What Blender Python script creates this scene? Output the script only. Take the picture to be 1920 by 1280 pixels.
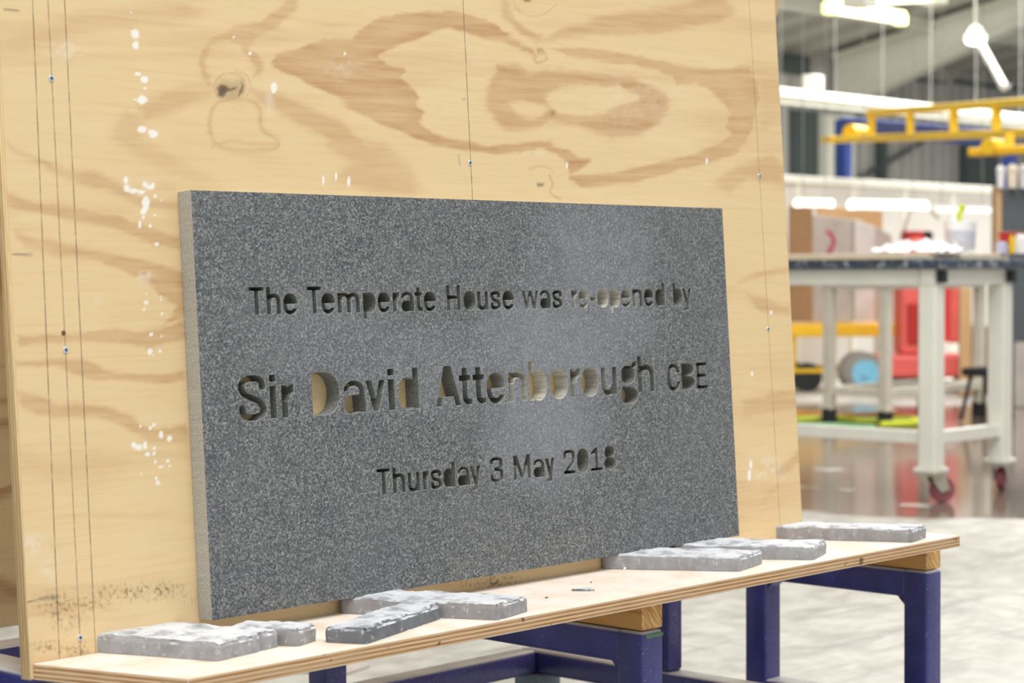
import bpy, bmesh, math, random
import numpy as np
from mathutils import Vector, Matrix, noise as mnoise
from mathutils.geometry import delaunay_2d_cdt

C = bpy.context.scene.collection
S = bpy.context.scene
for o in list(bpy.data.objects): bpy.data.objects.remove(o)
random.seed(4)
rng = np.random.RandomState(7)

# ------------------------------------------------------------------ camera
H = 0.893                                   # lens height above the floor
F = 3799.06; YAW, PITCH, ROLL = 0.7522, 0.03295, -0.00435
FW = np.array([math.cos(YAW)*math.cos(PITCH), math.sin(YAW)*math.cos(PITCH), -math.sin(PITCH)])
_R = np.array([math.sin(YAW), -math.cos(YAW), 0.0]); _U = np.cross(_R, FW)
RT = _R*math.cos(ROLL) + _U*math.sin(ROLL); UP = -_R*math.sin(ROLL) + _U*math.cos(ROLL)
cd = bpy.data.cameras.new('camera'); cam = bpy.data.objects.new('camera', cd); C.objects.link(cam)
M = Matrix.Identity(4)
for i in range(3):
    M[i][0] = RT[i]; M[i][1] = UP[i]; M[i][2] = -FW[i]
M[2][3] = H
cam.matrix_world = M
cd.sensor_width = 36; cd.lens = F/1920*36; cd.clip_end = 200; cd.clip_start = 0.05
cd.dof.use_dof = True; cd.dof.focus_distance = 2.65; cd.dof.aperture_fstop = 6.3; cd.dof.aperture_blades = 9
S.camera = cam

# ------------------------------------------------------------------ world, lights, exposure
S.view_settings.view_transform = 'Standard'; S.view_settings.look = 'None'
S.view_settings.gamma = 1; S.view_settings.use_curve_mapping = False
S.view_settings.exposure = 0.0
w = bpy.data.worlds.new('daylight'); S.world = w; w.use_nodes = True
w.node_tree.nodes['Background'].inputs[0].default_value = (0.93, 0.97, 1.0, 1)
w.node_tree.nodes['Background'].inputs[1].default_value = 0.66
def area(name, loc, size, power, col=(1,1,1), rot=(0,0,0)):
    l = bpy.data.lights.new(name, 'AREA'); l.shape = 'RECTANGLE'; l.size, l.size_y = size; l.energy = power; l.color = col
    o = bpy.data.objects.new(name, l); C.objects.link(o); o.location = loc; o.rotation_euler = rot
    return o
# rooflights of the hall (diffusing panels set in the roof)
area('rooflight_lamp', (0.8, -1.2, 7.3), (4.0, 3.0), 480, (1.0, 0.98, 0.94))
area('rooflight_lamp', (5.0, 1.5, 6.9), (3.0, 2.0), 200, (1.0, 0.98, 0.95))
area('rooflight_lamp', (-3.5, 3.0, 6.6), (2.0, 3.0), 230, (1.0, 0.98, 0.95))
area('rooflight_lamp', (10, 5.0, 6.2), (5, 2), 470, (1.0, 0.98, 0.95))
area('rooflight_lamp', (18, 9.5, 5.3), (7, 2), 1300, (1.0, 0.98, 0.95))

# ------------------------------------------------------------------ helpers
def ray(px, py): return FW + (px-960)/F*RT - (py-640)/F*UP
def at(px, py, d): return Vector(ray(px, py)*d) + Vector((0, 0, H))
def on_z(px, py, z):
    r = ray(px, py); k = (z-H)/r[2]; return Vector(r*k) + Vector((0, 0, H))
def on_x(px, py, x):
    r = ray(px, py); return Vector(r*(x/r[0])) + Vector((0, 0, H))
def on_y(px, py, y):
    r = ray(px, py); return Vector(r*(y/r[1])) + Vector((0, 0, H))

def tag(o, label=None, cat=None, group=None, kind=None):
    if label: o['label'] = label
    if cat: o['category'] = cat
    if group: o['group'] = group
    if kind: o['kind'] = kind
    return o
def empty(name, loc=(0, 0, 0), rz=0.0):
    o = bpy.data.objects.new(name, None); C.objects.link(o); o.location = loc; o.rotation_euler = (0, 0, rz)
    o.empty_display_size = 0.1; return o
def link(name, me, mats, parent=None, smooth=False, loc=None):
    o = bpy.data.objects.new(name, me); C.objects.link(o)
    if not isinstance(mats, (list, tuple)): mats = [mats]
    for m in mats: me.materials.append(m)
    if parent is not None: o.parent = parent
    if loc is not None: o.location = loc
    if smooth:
        me.shade_smooth()
        try: me.set_sharp_from_angle(angle=math.radians(35))
        except Exception: pass
    return o
def bmo(name, bm, mats, parent=None, smooth=False, loc=None):
    me = bpy.data.meshes.new(name); bm.normal_update(); bm.to_mesh(me); bm.free()
    return link(name, me, mats, parent, smooth, loc)
def box(bm, c, s, bev=0.0, rot=None, seg=2):
    m = Matrix.Translation(c) @ (rot.to_4x4() if rot is not None else Matrix.Identity(4)) @ Matrix.Diagonal((s[0], s[1], s[2], 1))
    r = bmesh.ops.create_cube(bm, size=1, matrix=m)
    if bev > 0:
        es = list({e for v in r['verts'] for e in v.link_edges})
        bmesh.ops.bevel(bm, geom=es, offset=bev, segments=seg, profile=0.5, affect='EDGES')
    return bm
def boxo(name, lo, hi, mat, parent=None, bev=0.0, smooth=False, seg=2):
    bm = bmesh.new(); lo = Vector(lo); hi = Vector(hi)
    box(bm, (lo+hi)/2, hi-lo, bev, seg=seg); return bmo(name, bm, mat, parent, smooth or bev > 0)
def bar(bm, a, b, w_, h_, bev=0.0):
    a = Vector(a); b = Vector(b); d = b-a; q = d.to_track_quat('X', 'Z')
    return box(bm, (a+b)/2, (d.length, w_, h_), bev, q.to_matrix())
def cyl(bm, a, b, r1, r2=None, seg=20, cap=True):
    a = Vector(a); b = Vector(b); d = b-a; r2 = r1 if r2 is None else r2
    m = Matrix.Translation((a+b)/2) @ d.to_track_quat('Z', 'Y').to_matrix().to_4x4()
    bmesh.ops.create_cone(bm, cap_ends=cap, segments=seg, radius1=r1, radius2=r2, depth=d.length, matrix=m); return bm
def tube(bm, pts, r, seg=10):
    pts = [Vector(p) for p in pts]; rings = []
    for i, p in enumerate(pts):
        t = (pts[min(i+1, len(pts)-1)] - pts[max(i-1, 0)]).normalized()
        n = t.cross(Vector((0, 0, 1)));  n = n.normalized() if n.length > 1e-3 else Vector((1, 0, 0)); b = t.cross(n)
        rings.append([bm.verts.new(p + r*(math.cos(a)*n + math.sin(a)*b)) for a in [2*math.pi*k/seg for k in range(seg)]])
    for A, B in zip(rings, rings[1:]):
        for k in range(seg): bm.faces.new((A[k], A[(k+1) % seg], B[(k+1) % seg], B[k]))
    bm.faces.new(rings[0][::-1]); bm.faces.new(rings[-1]); return bm

# ------------------------------------------------------------------ material helpers
def srgb(r, g, b):
    f = lambda c: (c/255/12.92) if c/255 <= .04045 else ((c/255+.055)/1.055)**2.4
    return (f(r), f(g), f(b), 1)
class N:
    def __init__(s, name):
        s.m = bpy.data.materials.new(name); s.m.use_nodes = True; s.t = s.m.node_tree
        s.b = s.t.nodes['Principled BSDF']; s.tc = s.t.nodes.new('ShaderNodeTexCoord')
    def n(s, typ, **k):
        x = s.t.nodes.new(typ)
        for a, v in k.items(): setattr(x, a, v)
        return x
    def l(s, a, b): s.t.links.new(a, b)
    def put(s, sock, v):
        if hasattr(v, 'is_output'): s.l(v, sock)
        else: sock.default_value = v
    def coord(s, scale=(1, 1, 1), loc=(0, 0, 0), rot=(0, 0, 0), src=None):
        m = s.n('ShaderNodeMapping'); s.l(src or s.tc.outputs['Object'], m.inputs[0])
        m.inputs['Scale'].default_value = scale; m.inputs['Location'].default_value = loc; m.inputs['Rotation'].default_value = rot
        return m.outputs[0]
    def noise(s, scale, detail=3, rough=.5, vec=None, dist=0.0, out=0):
        x = s.n('ShaderNodeTexNoise'); x.inputs['Scale'].default_value = scale; x.inputs['Detail'].default_value = detail
        x.inputs['Roughness'].default_value = rough; x.inputs['Distortion'].default_value = dist
        s.l(vec if vec is not None else s.tc.outputs['Object'], x.inputs['Vector']); return x.outputs[out]
    def voro(s, scale, vec=None, feat='F1', out='Distance'):
        x = s.n('ShaderNodeTexVoronoi'); x.feature = feat; x.inputs['Scale'].default_value = scale
        s.l(vec if vec is not None else s.tc.outputs['Object'], x.inputs['Vector']); return x.outputs[out]
    def ramp(s, fac, stops, interp='LINEAR'):
        x = s.n('ShaderNodeValToRGB'); x.color_ramp.interpolation = interp; e = x.color_ramp.elements
        while len(e) < len(stops): e.new(0.5)
        for k, (p, c) in enumerate(stops):
            e[k].position = p; e[k].color = c if isinstance(c, tuple) else (c, c, c, 1)
        s.put(x.inputs[0], fac); return x.outputs[0]
    def mr(s, v, a, b, c=0., d=1., smooth=True):
        x = s.n('ShaderNodeMapRange'); x.interpolation_type = 'SMOOTHSTEP' if smooth else 'LINEAR'
        s.put(x.inputs[0], v)
        for i, q in zip((1, 2, 3, 4), (a, b, c, d)): x.inputs[i].default_value = q
        return x.outputs[0]
    def mix(s, fac, a, b, mode='MIX'):
        x = s.n('ShaderNodeMix'); x.data_type = 'RGBA'; x.blend_type = mode
        s.put(x.inputs[0], fac); s.put(x.inputs[6], a); s.put(x.inputs[7], b); return x.outputs[2]
    def math(s, op, a, b=0.0, c=None):
        x = s.n('ShaderNodeMath'); x.operation = op; s.put(x.inputs[0], a); s.put(x.inputs[1], b)
        if c is not None: s.put(x.inputs[2], c)
        return x.outputs[0]
    def bump(s, h, strength=.3, dist=.002):
        x = s.n('ShaderNodeBump'); x.inputs['Strength'].default_value = strength; x.inputs['Distance'].default_value = dist
        s.put(x.inputs['Height'], h); s.l(x.outputs[0], s.b.inputs['Normal'])
    def col(s, v): s.put(s.b.inputs['Base Color'], v)
    def rough(s, v): s.put(s.b.inputs['Roughness'], v)
    def attr(s, name):
        x = s.n('ShaderNodeAttribute'); x.attribute_name = name; return x.outputs['Fac']
    def sep(s, vec=None):
        x = s.n('ShaderNodeSeparateXYZ'); s.l(vec if vec is not None else s.tc.outputs['Object'], x.inputs[0]); return x.outputs
def plain(name, rgb, rough=.6, var=.12, scale=8, metal=0., bump=0., coat=0.):
    k = N(name); c = srgb(*rgb); f = k.noise(scale, 4, .6)
    d = tuple(x*(1-var) for x in c[:3])+(1,); l = tuple(min(1, x*(1+var)) for x in c[:3])+(1,)
    k.col(k.ramp(f, [(.3, d), (.7, l)])); k.rough(rough); k.b.inputs['Metallic'].default_value = metal
    if coat: k.b.inputs['Coat Weight'].default_value = coat
    if bump: k.bump(k.noise(scale*8, 3), bump, .002)
    return k.m
def emit(name, rgb, st):
    k = N(name); k.col(srgb(*rgb)); k.put(k.b.inputs['Emission Color'], srgb(*rgb)); k.b.inputs['Emission Strength'].default_value = st
    return k.m
# ------------------------------------------------------------------ layout numbers
ZS = H-0.42353          # top of the shelf
YF, YB, LEAN = 1.69887, 1.89418, 0.06429
XL, XR = 1.31431, 2.87199
S0, S1, T0, T1, TH = 1.48305, 2.50949, 0.0206, 0.52537, 0.0245
BL, BR = 1.249, 2.7134
PLY = 0.018
def board_pt(s, t, off=0.0):      # a point on the leaning board's face; off > 0 behind it
    return Vector((s, YB+t*math.sin(LEAN)+off*math.cos(LEAN), ZS+t*math.cos(LEAN)-off*math.sin(LEAN)))

# ------------------------------------------------------------------ materials
def m_board(name, shade=False):
    k = N(name)
    v = k.coord((9, 1, 160)); v2 = k.coord((2.2, 1, 34))
    fine = k.noise(1.0, 4, .65, v); mid = k.noise(1.0, 4, .6, v2, .4)
    big = k.noise(2.2, 3, .5)
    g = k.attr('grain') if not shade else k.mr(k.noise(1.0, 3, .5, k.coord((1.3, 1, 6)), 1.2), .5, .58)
    light = k.mix(big, srgb(231, 207, 163), srgb(226, 197, 148))
    light = k.mix(k.mr(mid, .45, .8, 0, .5), light, srgb(234, 212, 172))
    light = k.mix(k.mr(fine, .42, .8, 0, .45), light, srgb(214, 178, 128))
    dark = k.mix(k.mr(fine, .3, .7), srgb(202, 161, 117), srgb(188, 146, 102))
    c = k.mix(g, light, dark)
    if not shade:
        c = k.mix(k.attr('knot'), c, srgb(58, 30, 16))
        # mould specks low on the board
        sp = k.mr(k.noise(170, 4, .65), .50, .58)
        c = k.mix(k.math('MULTIPLY', sp, k.attr('mould')), c, srgb(96, 78, 52))
        c = k.mix(k.math('MULTIPLY', k.attr('mould'), .35), c, srgb(150, 120, 76))
        # pencil lines
        x, y, z = k.sep()[0:3]
        tot = None
        for (xa, xb, st) in ((.046, .0386, .75), (.0655, .0668, .6), (.088, .0868, .7), (.7352, .7318, .8), (1.3946, 1.4032, .55)):
            # x position of the line varies linearly with height (bottom xb, top xa at .8 m)
            lx = k.math('ADD', k.math('MULTIPLY', z, (xa-xb)/.8), xb)
            d = k.math('ABSOLUTE', k.math('SUBTRACT', x, lx))
            ln = k.mr(d, .0004, .0011, st, 0)
            tot = ln if tot is None else k.math('MAXIMUM', tot, ln)
        wob = k.mr(k.noise(60, 2), .3, .6, .45, 1)
        c = k.mix(k.math('MULTIPLY', tot, wob), c, srgb(82, 72, 62))
        c = k.mix(k.attr('pencil'), c, srgb(110, 92, 84))
        c = k.mix(k.attr('paint'), c, srgb(246, 243, 238))
    k.col(c); k.rough(.62); k.bump(fine, .12, .0006)
    return k.m
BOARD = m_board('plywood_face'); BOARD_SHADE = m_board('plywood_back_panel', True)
def m_ply_edge(name, axis, n=7, span=PLY, light=(226, 196, 150), dark=(176, 132, 88)):
    k = N(name); o = k.sep()[axis]
    q = k.math('MULTIPLY', k.math('ADD', o, span*.5), n/span/2)
    q = k.math('ADD', q, k.math('MULTIPLY', k.noise(14, 2), .22))
    fr = k.math('FRACT', q)
    st = k.mr(k.math('ABSOLUTE', k.math('SUBTRACT', fr, .5)), .18, .3)
    nz = k.noise(1., 4, .6, k.coord((22, 22, 22) if axis != 2 else (14, 14, 300)))
    c = k.mix(st, srgb(*light), srgb(*dark)); c = k.mix(k.mr(nz, .35, .7, 0, .7), c, srgb(*[int(v*.88) for v in light]))
    c = k.mix(k.mr(k.noise(55, 2, .5), .70, .74, 0, .8), c, srgb(80, 56, 36))
    k.col(c); k.rough(.75); k.bump(nz, .4, .001); return k.m
SHELF_EDGE = m_ply_edge('shelf_edge_plies', 2, 7, PLY, (222, 190, 150), (158, 112, 74))
BOARD_EDGE = m_ply_edge('board_edge_plies', 1, 7, PLY, (236, 210, 164), (212, 176, 124))
def m_shelf():
    k = N('shelf_dusty_ply')
    a = k.noise(1., 4, .6, k.coord((3, 22, 1)), .6); b = k.noise(14, 4, .6)
    c = k.mix(k.mr(a, .35, .7), srgb(222, 207, 190), srgb(208, 186, 164))
    c = k.mix(k.mr(b, .3, .65, 0, .75), c, srgb(226, 221, 215))
    c = k.mix(k.mr(k.noise(90, 3), .71, .75, 0, .6), c, srgb(150, 130, 110))
    k.col(c); k.rough(.8); k.bump(a, .1, .0008); return k.m
SHELF = m_shelf()
def m_granite():
    k = N('dark_granite')
    n1 = k.noise(620, 4, .7); n2 = k.noise(260, 3, .6); v = k.voro(520, out='Color')
    vv = k.n('ShaderNodeSeparateColor'); k.l(v, vv.inputs[0])
    f = k.math('ADD', k.math('MULTIPLY', n1, .45), k.math('MULTIPLY', n2, .35)); f = k.math('ADD', f, k.math('MULTIPLY', vv.outputs[0], .20))
    c = k.ramp(f, [(.36, srgb(56, 62, 68)), (.45, srgb(84, 89, 94)), (.53, srgb(113, 116, 119)), (.62, srgb(156, 156, 154)), (.74, srgb(206, 203, 194))])
    c = k.mix(k.mr(k.noise(48, 3, .6), .45, .7, 0, .35), c, srgb(66, 72, 76))
    cloud = k.mr(k.noise(7, 4, .6), .35, .7)
    c = k.mix(k.math('MULTIPLY', cloud, .20), c, srgb(120, 122, 124))
    # polishing dust left on the face, strongest right of the middle
    x, y, z = k.sep()[0:3]; tot = None
    for cx, cz, rx, rz, st in ((.60, .20, .12, .10, .42), (.72, .42, .13, .09, .34), (.62, .30, .16, .08, .42), (.40, .28, .20, .06, .22), (.74, .33, .10, .05, .35), (.20, .33, .12, .06, .16), (.63, .385, .07, .10, .18), (.6, .17, .055, .07, .3)):
        d = k.math('ADD', k.math('POWER', k.math('DIVIDE', k.math('SUBTRACT', x, cx), rx), 2.), k.math('POWER', k.math('DIVIDE', k.math('SUBTRACT', z, cz), rz), 2.))
        b = k.mr(k.math('ADD', d, k.math('MULTIPLY', k.noise(13, 4, .65), 1.6)), .5, 2.6, st*.85, 0)
        tot = b if tot is None else k.math('MAXIMUM', tot, b)
    c = k.mix(tot, c, srgb(160, 164, 176))
    k.col(c); k.rough(k.mr(n2, .3, .7, .42, .6)); k.bump(n1, .15, .0005); k.b.inputs['Specular IOR Level'].default_value = .35
    return k.m
def m_cut(name, a, b, dust=False):
    k = N(name); n1 = k.noise(500, 3, .6); n2 = k.noise(1., 3, .6, k.coord((160, 12, 160)))
    f = k.math('ADD', k.math('MULTIPLY', n1, .8), k.math('MULTIPLY', n2, .2))
    c = k.ramp(f, [(.35, srgb(*a)), (.65, srgb(*b))])
    if dust:        # slurry dust left in the letters of the middle right
        x, y, z = k.sep()[0:3]; d = None
        for cx, cz, rx, rz in ((.735, .372, .07, .03), (.592, .252, .075, .045), (.70, .25, .05, .04)):
            q = k.math('ADD', k.math('POWER', k.math('DIVIDE', k.math('SUBTRACT', x, cx), rx), 2.), k.math('POWER', k.math('DIVIDE', k.math('SUBTRACT', z, cz), rz), 2.))
            q = k.mr(q, .2, 1.8, .8 if cx != .70 else .4, 0); d = q if d is None else k.math('MAXIMUM', d, q)
        c = k.mix(k.math('MULTIPLY', d, k.mr(n2, .3, .6, .5, 1)), c, srgb(226, 222, 212))
    k.col(c); k.rough(.8); k.bump(f, .3, .0006); return k.m
GRANITE = m_granite(); CUT = m_cut('granite_cut_wall', (92, 97, 98), (150, 150, 146), dust=True); SAWN = m_cut('granite_sawn_edge', (150, 150, 146), (206, 204, 198)); CHIP = m_cut('granite_arris', (118, 122, 123), (182, 182, 178))
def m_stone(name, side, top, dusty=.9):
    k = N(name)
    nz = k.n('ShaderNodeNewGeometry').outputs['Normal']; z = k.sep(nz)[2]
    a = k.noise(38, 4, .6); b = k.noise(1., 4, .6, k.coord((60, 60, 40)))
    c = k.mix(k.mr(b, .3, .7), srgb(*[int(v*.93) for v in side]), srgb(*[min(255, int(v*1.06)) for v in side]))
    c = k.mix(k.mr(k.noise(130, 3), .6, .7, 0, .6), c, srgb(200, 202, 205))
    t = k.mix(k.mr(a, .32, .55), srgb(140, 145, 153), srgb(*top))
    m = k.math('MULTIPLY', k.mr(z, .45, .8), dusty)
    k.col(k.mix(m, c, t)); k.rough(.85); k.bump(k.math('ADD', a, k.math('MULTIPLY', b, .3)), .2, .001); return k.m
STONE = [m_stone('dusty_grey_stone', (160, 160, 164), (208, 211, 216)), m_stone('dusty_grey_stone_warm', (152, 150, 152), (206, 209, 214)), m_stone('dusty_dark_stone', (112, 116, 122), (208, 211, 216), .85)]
def m_blue(name, speck=.55):
    k = N(name)
    c = k.mix(k.mr(k.noise(9, 3), .35, .7), srgb(36, 38, 100), srgb(56, 58, 124))
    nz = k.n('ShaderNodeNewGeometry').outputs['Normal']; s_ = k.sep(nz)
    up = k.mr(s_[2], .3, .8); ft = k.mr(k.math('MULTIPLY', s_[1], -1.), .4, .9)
    sp = k.math('MULTIPLY', k.mr(k.noise(260, 3, .6), .61, .68), k.mr(k.noise(11, 3), .38, .62, .25, 1)); sp2 = k.mr(k.noise(70, 4, .7), .60, .72)
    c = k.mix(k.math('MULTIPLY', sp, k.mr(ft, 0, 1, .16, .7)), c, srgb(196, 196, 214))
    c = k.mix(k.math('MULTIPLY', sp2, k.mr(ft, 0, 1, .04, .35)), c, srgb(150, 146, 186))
    c = k.mix(k.math('MULTIPLY', ft, .22), c, srgb(112, 104, 168))  # front faces tinted lighter: light falling on them put into the colour
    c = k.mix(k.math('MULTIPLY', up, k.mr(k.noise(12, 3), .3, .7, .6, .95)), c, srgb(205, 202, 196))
    k.col(c); k.rough(k.mr(sp2, 0, 1, .32, .6)); return k.m
BLUE = m_blue('blue_paint')
def m_timber():
    k = N('sawn_timber'); a = k.noise(1., 4, .6, k.coord((60, 4, 60)), .5); c = k.ramp(a, [(.3, srgb(152, 108, 56)), (.5, srgb(188, 142, 82)), (.7, srgb(212, 172, 112))])
    k.col(c); k.rough(.7); k.bump(a, .2, .001); return k.m
def m_endgrain():
    k = N('timber_end_grain'); v = k.coord((1, 1, 1), rot=(0, math.radians(40), 0)); a = k.noise(1., 4, .6, k.coord((220, 1, 30), src=v), .3)
    k.col(k.ramp(a, [(.3, srgb(168, 116, 60)), (.55, srgb(214, 168, 108)), (.7, srgb(236, 202, 148))])); k.rough(.8); k.bump(a, .4, .001); return k.m
TIMBER, ENDG = m_timber(), m_endgrain()
SCREW = plain('zinc_screw', (205, 214, 220), .4, .15, 200, .25); RECESS = plain('screw_recess', (40, 60, 78), .5, .1, 50)
WHITE_STEEL = plain('cream_painted_steel', (240, 239, 228), .45, .05, 6)
WHITE_STEEL2 = plain('worn_cream_painted_steel', (214, 208, 192), .55, .1, 9)
def m_tabletop():
    k = N('dark_bench_top'); a = k.noise(30, 4, .7)
    k.col(k.mix(k.mr(a, .5, .66), srgb(62, 74, 90), srgb(176, 180, 186))); k.rough(.5); return k.m
TABLETOP = m_tabletop(); CREAM_PLY = plain('pale_bench_sheet', (222, 208, 182), .6, .08, 10)
GALV = plain('zinc_plated_caster', (190, 184, 168), .35, .1, 20, .6); PINK = plain('pink_caster_tyre', (150, 84, 92), .5, .1, 20); BLACKR = plain('black_rubber', (34, 36, 38), .6, .1, 20)
YELLOW = plain('yellow_paint', (255, 208, 10), .45, .06, 6); BLUE2 = plain('gantry_blue_paint', (44, 70, 146), .5, .06, 5); ORANGE = plain('ochre_trolley_paint', (246, 196, 40), .5, .08, 6)
RED = plain('faded_red_paint', (234, 104, 98), .5, .1, 5); RED2 = plain('dark_red_paint', (184, 42, 40), .5, .1, 5); HUB = plain('pale_blue_wheel_hub', (130, 196, 224), .5, .08, 12); TYRE = plain('grey_tyre', (150, 144, 136), .8, .1, 20)
SLABM = plain('grey_stone_slab', (176, 168, 160), .7, .16, 6); SLABM2 = plain('light_stone_slab', (206, 200, 196), .7, .12, 6); CARD = plain('brown_board', (150, 112, 72), .7, .1, 5); CARD2 = plain('tan_board', (206, 168, 124), .7, .08, 5)
PLASTIC = plain('white_plastic', (250, 250, 252), .35, .03, 30); GREYP = plain('dark_grey_panel', (86, 92, 96), .6, .08, 3); YG = plain('lime_hose', (206, 216, 60), .5, .05, 10); MAG = plain('magenta_mark', (176, 44, 76), .6, .1, 20)
# ------------------------------------------------------------------ room shell
def m_floor():
    k = N('concrete_floor')
    tc = k.tc.outputs['Object']
    a = k.noise(1.2, 5, .6, tc); b = k.noise(9, 5, .65, tc, .4); c_ = k.noise(1., 4, .6, k.coord((2.2, 9, 1), rot=(0, 0, math.radians(-12))), .8)
    c = k.mix(k.mr(b, .3, .7), srgb(156, 153, 143), srgb(190, 188, 179))
    c = k.mix(k.mr(c_, .52, .66, 0, .6), c, srgb(128, 125, 116))
    c = k.mix(k.mr(a, .5, .7, 0, .4), c, srgb(206, 205, 199))
    # puddle: wet concrete between roughly eight and sixteen metres away
    ln = k.n('ShaderNodeVectorMath'); ln.operation = 'LENGTH'; k.l(tc, ln.inputs[0])
    d = k.math('ADD', ln.outputs['Value'], k.math('MULTIPLY', k.math('SUBTRACT', k.noise(.7, 3, .5), .5), 2.2))
    wet = k.math('MULTIPLY', k.mr(d, 7.55, 7.85), k.mr(d, 13.5, 14.5, 1, 0))
    wet = k.math('MULTIPLY', wet, k.mr(k.noise(1.8, 3, .5), .28, .36))
    c = k.mix(k.math('MULTIPLY', wet, .9), c, srgb(128, 112, 100))
    k.col(c); k.rough(k.mr(wet, 0, 1, .62, .10)); 
    k.b.inputs['Specular IOR Level'].default_value = .55
    k.bump(k.math('MULTIPLY', b, k.mr(wet, 0, 1, 1, .02)), .25, .004); return k.m
FLOORM = m_floor()
boxo('floor', (-12, -12, -.15), (48, 24, 0), FLOORM)['kind'] = 'structure'
YW = 17.0
def m_clad(name, rgb, per=3.4, dark=.86):
    k = N(name); x = k.sep()[0]; fr = k.math('FRACT', k.math('MULTIPLY', x, per))
    c = k.mix(k.mr(fr, .42, .5), srgb(*rgb), srgb(*[int(v*dark) for v in rgb])); c = k.mix(k.mr(k.noise(.7, 3), .4, .7, 0, .3), c, srgb(*[int(v*1.08) for v in rgb]))
    k.col(c); k.rough(.5); k.bump(k.mr(fr, .42, .5), .4, .02); return k.m
WALLM = m_clad('grey_wall_cladding', (196, 193, 186)); ROOFM = m_clad('roof_liner_sheet', (208, 205, 196), 1.2); STEELG = plain('pale_grey_structural_steel', (234, 234, 222), .5, .06, 2); DARKM = plain('dark_green_grey_panel', (74, 84, 84), .5, .1, 2)
boxo('wall_back', (-2, YW, 0), (48, YW+.2, 4.3), WALLM)['kind'] = 'structure'
# roof sheet rising from the back wall towards the hall's ridge, over the camera
EZ, SL = 4.1, .2
def roof_z(y): return EZ + SL*(YW-y)
bm = bmesh.new()
v = [bm.verts.new(p) for p in ((-6, YW+.2, roof_z(YW+.2)), (48, YW+.2, roof_z(YW+.2)), (48, -3, roof_z(-3)), (-6, -3, roof_z(-3)), (-6, YW+.2, roof_z(YW+.2)+.15), (48, YW+.2, roof_z(YW+.2)+.15), (48, -3, roof_z(-3)+.15), (-6, -3, roof_z(-3)+.15))]
for f in ((0, 1, 2, 3), (7, 6, 5, 4), (0, 4, 5, 1), (1, 5, 6, 2), (2, 6, 7, 3), (3, 7, 4, 0)): bm.faces.new([v[i] for i in f])
bmesh.ops.recalc_face_normals(bm, faces=bm.faces)
bmo('ceiling', bm, ROOFM)['kind'] = 'structure'
# purlins under the roof sheet, along X
for i, y in enumerate((15.2, 13.2, 11.2, 9.2, 7.2)):
    bm = bmesh.new(); z = roof_z(y)-.11; box(bm, (21, y, z), (54, .07, .2)); box(bm, (21, y-.05, z-.09), (54, .1, .02)); bmo('trim_%d' % (i+1), bm, STEELG)['kind'] = 'structure'
# translucent rooflight panels in the roof slope
def roof_panel(name, x, y, sx, sy, m_):
    bm = bmesh.new(); ang = -math.atan(SL)
    box(bm, (0, 0, 0), (sx, sy, .03), rot=Matrix.Rotation(ang, 3, 'X')); o = bmo(name, bm, m_, loc=(x, y, roof_z(y)-.03)); o['kind'] = 'structure'
RL = emit('rooflight_glow', (255, 255, 250), 1.9)
# portal rafters along Y with haunch at the wall
def rafter(name, x, lab):
    e = empty(name, (x, YW-.3, 0)); tag(e, lab, 'rafter')
    pr = [(-.1, roof_z(YW)-.05), (-.1, roof_z(YW)-.85), (3.4, roof_z(YW-3.7)-.42), (12, roof_z(YW-12)-.40), (12, roof_z(YW-12)-.05)]
    bm = bmesh.new(); A = [bm.verts.new((-.012, -p, z)) for p, z in pr]; B = [bm.verts.new((.012, -p, z)) for p, z in pr]; n = len(pr)
    bm.faces.new(A); bm.faces.new(B[::-1])
    for i in range(n): bm.faces.new((A[i], B[i], B[(i+1) % n], A[(i+1) % n]))
    bmesh.ops.recalc_face_normals(bm, faces=bm.faces); bmo('web', bm, STEELG, e)
    for nm, pts in (('bottom_flange', pr[1:4]), ('top_flange', [pr[0], pr[4]])):
        bm = bmesh.new()
        for (p, z), (q, y) in zip(pts, pts[1:]): bar(bm, (0, -p, z), (0, -q, y), .3, .03)
        bmo(nm, bm, STEELG, e)
    bm = bmesh.new(); box(bm, (0, .05, (roof_z(YW)-.9)/2), (.26, .4, roof_z(YW)-.9), .01); bmo('column', bm, STEELG, e)
P = on_y(1545, 300, YW); rafter('steel_rafter', P.x, 'pale grey haunched steel rafter rising from the wall behind the yellow girder')
# dark roller door and wall details
def wall_rect(name, x0, y0, x1, y1, m_, th=.08, kind='structure'):
    a = on_y(x0, y0, YW-.01); b = on_y(x1, y1, YW-.01); o = boxo(name, (a.x, YW-th, min(a.z, b.z)), (b.x, YW-.005, max(a.z, b.z)), m_); o['kind'] = kind; return o
wall_rect('door_1', 1480, 205, 1527, 420, DARKM)
wall_rect('window_1', 1462, 100, 1512, 142, DARKM); wall_rect('window_2', 1640, 138, 1770, 158, DARKM); wall_rect('window_3', 1790, 150, 1960, 178, DARKM)
wall_rect('trim_6', 1640, 262, 1650, 420, DARKM, .15); wall_rect('trim_7', 1798, 262, 1858, 420, DARKM, .15)
wall_rect('trim_8', 1530, 215, 1568, 420, STEELG, .2)
bm = bmesh.new(); a = on_y(1590, 345, YW-.12); b = on_y(1735, 262, YW-.12); bar(bm, a, b, .04, .06); bmo('trim_9', bm, DARKM)['kind'] = 'structure'

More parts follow.
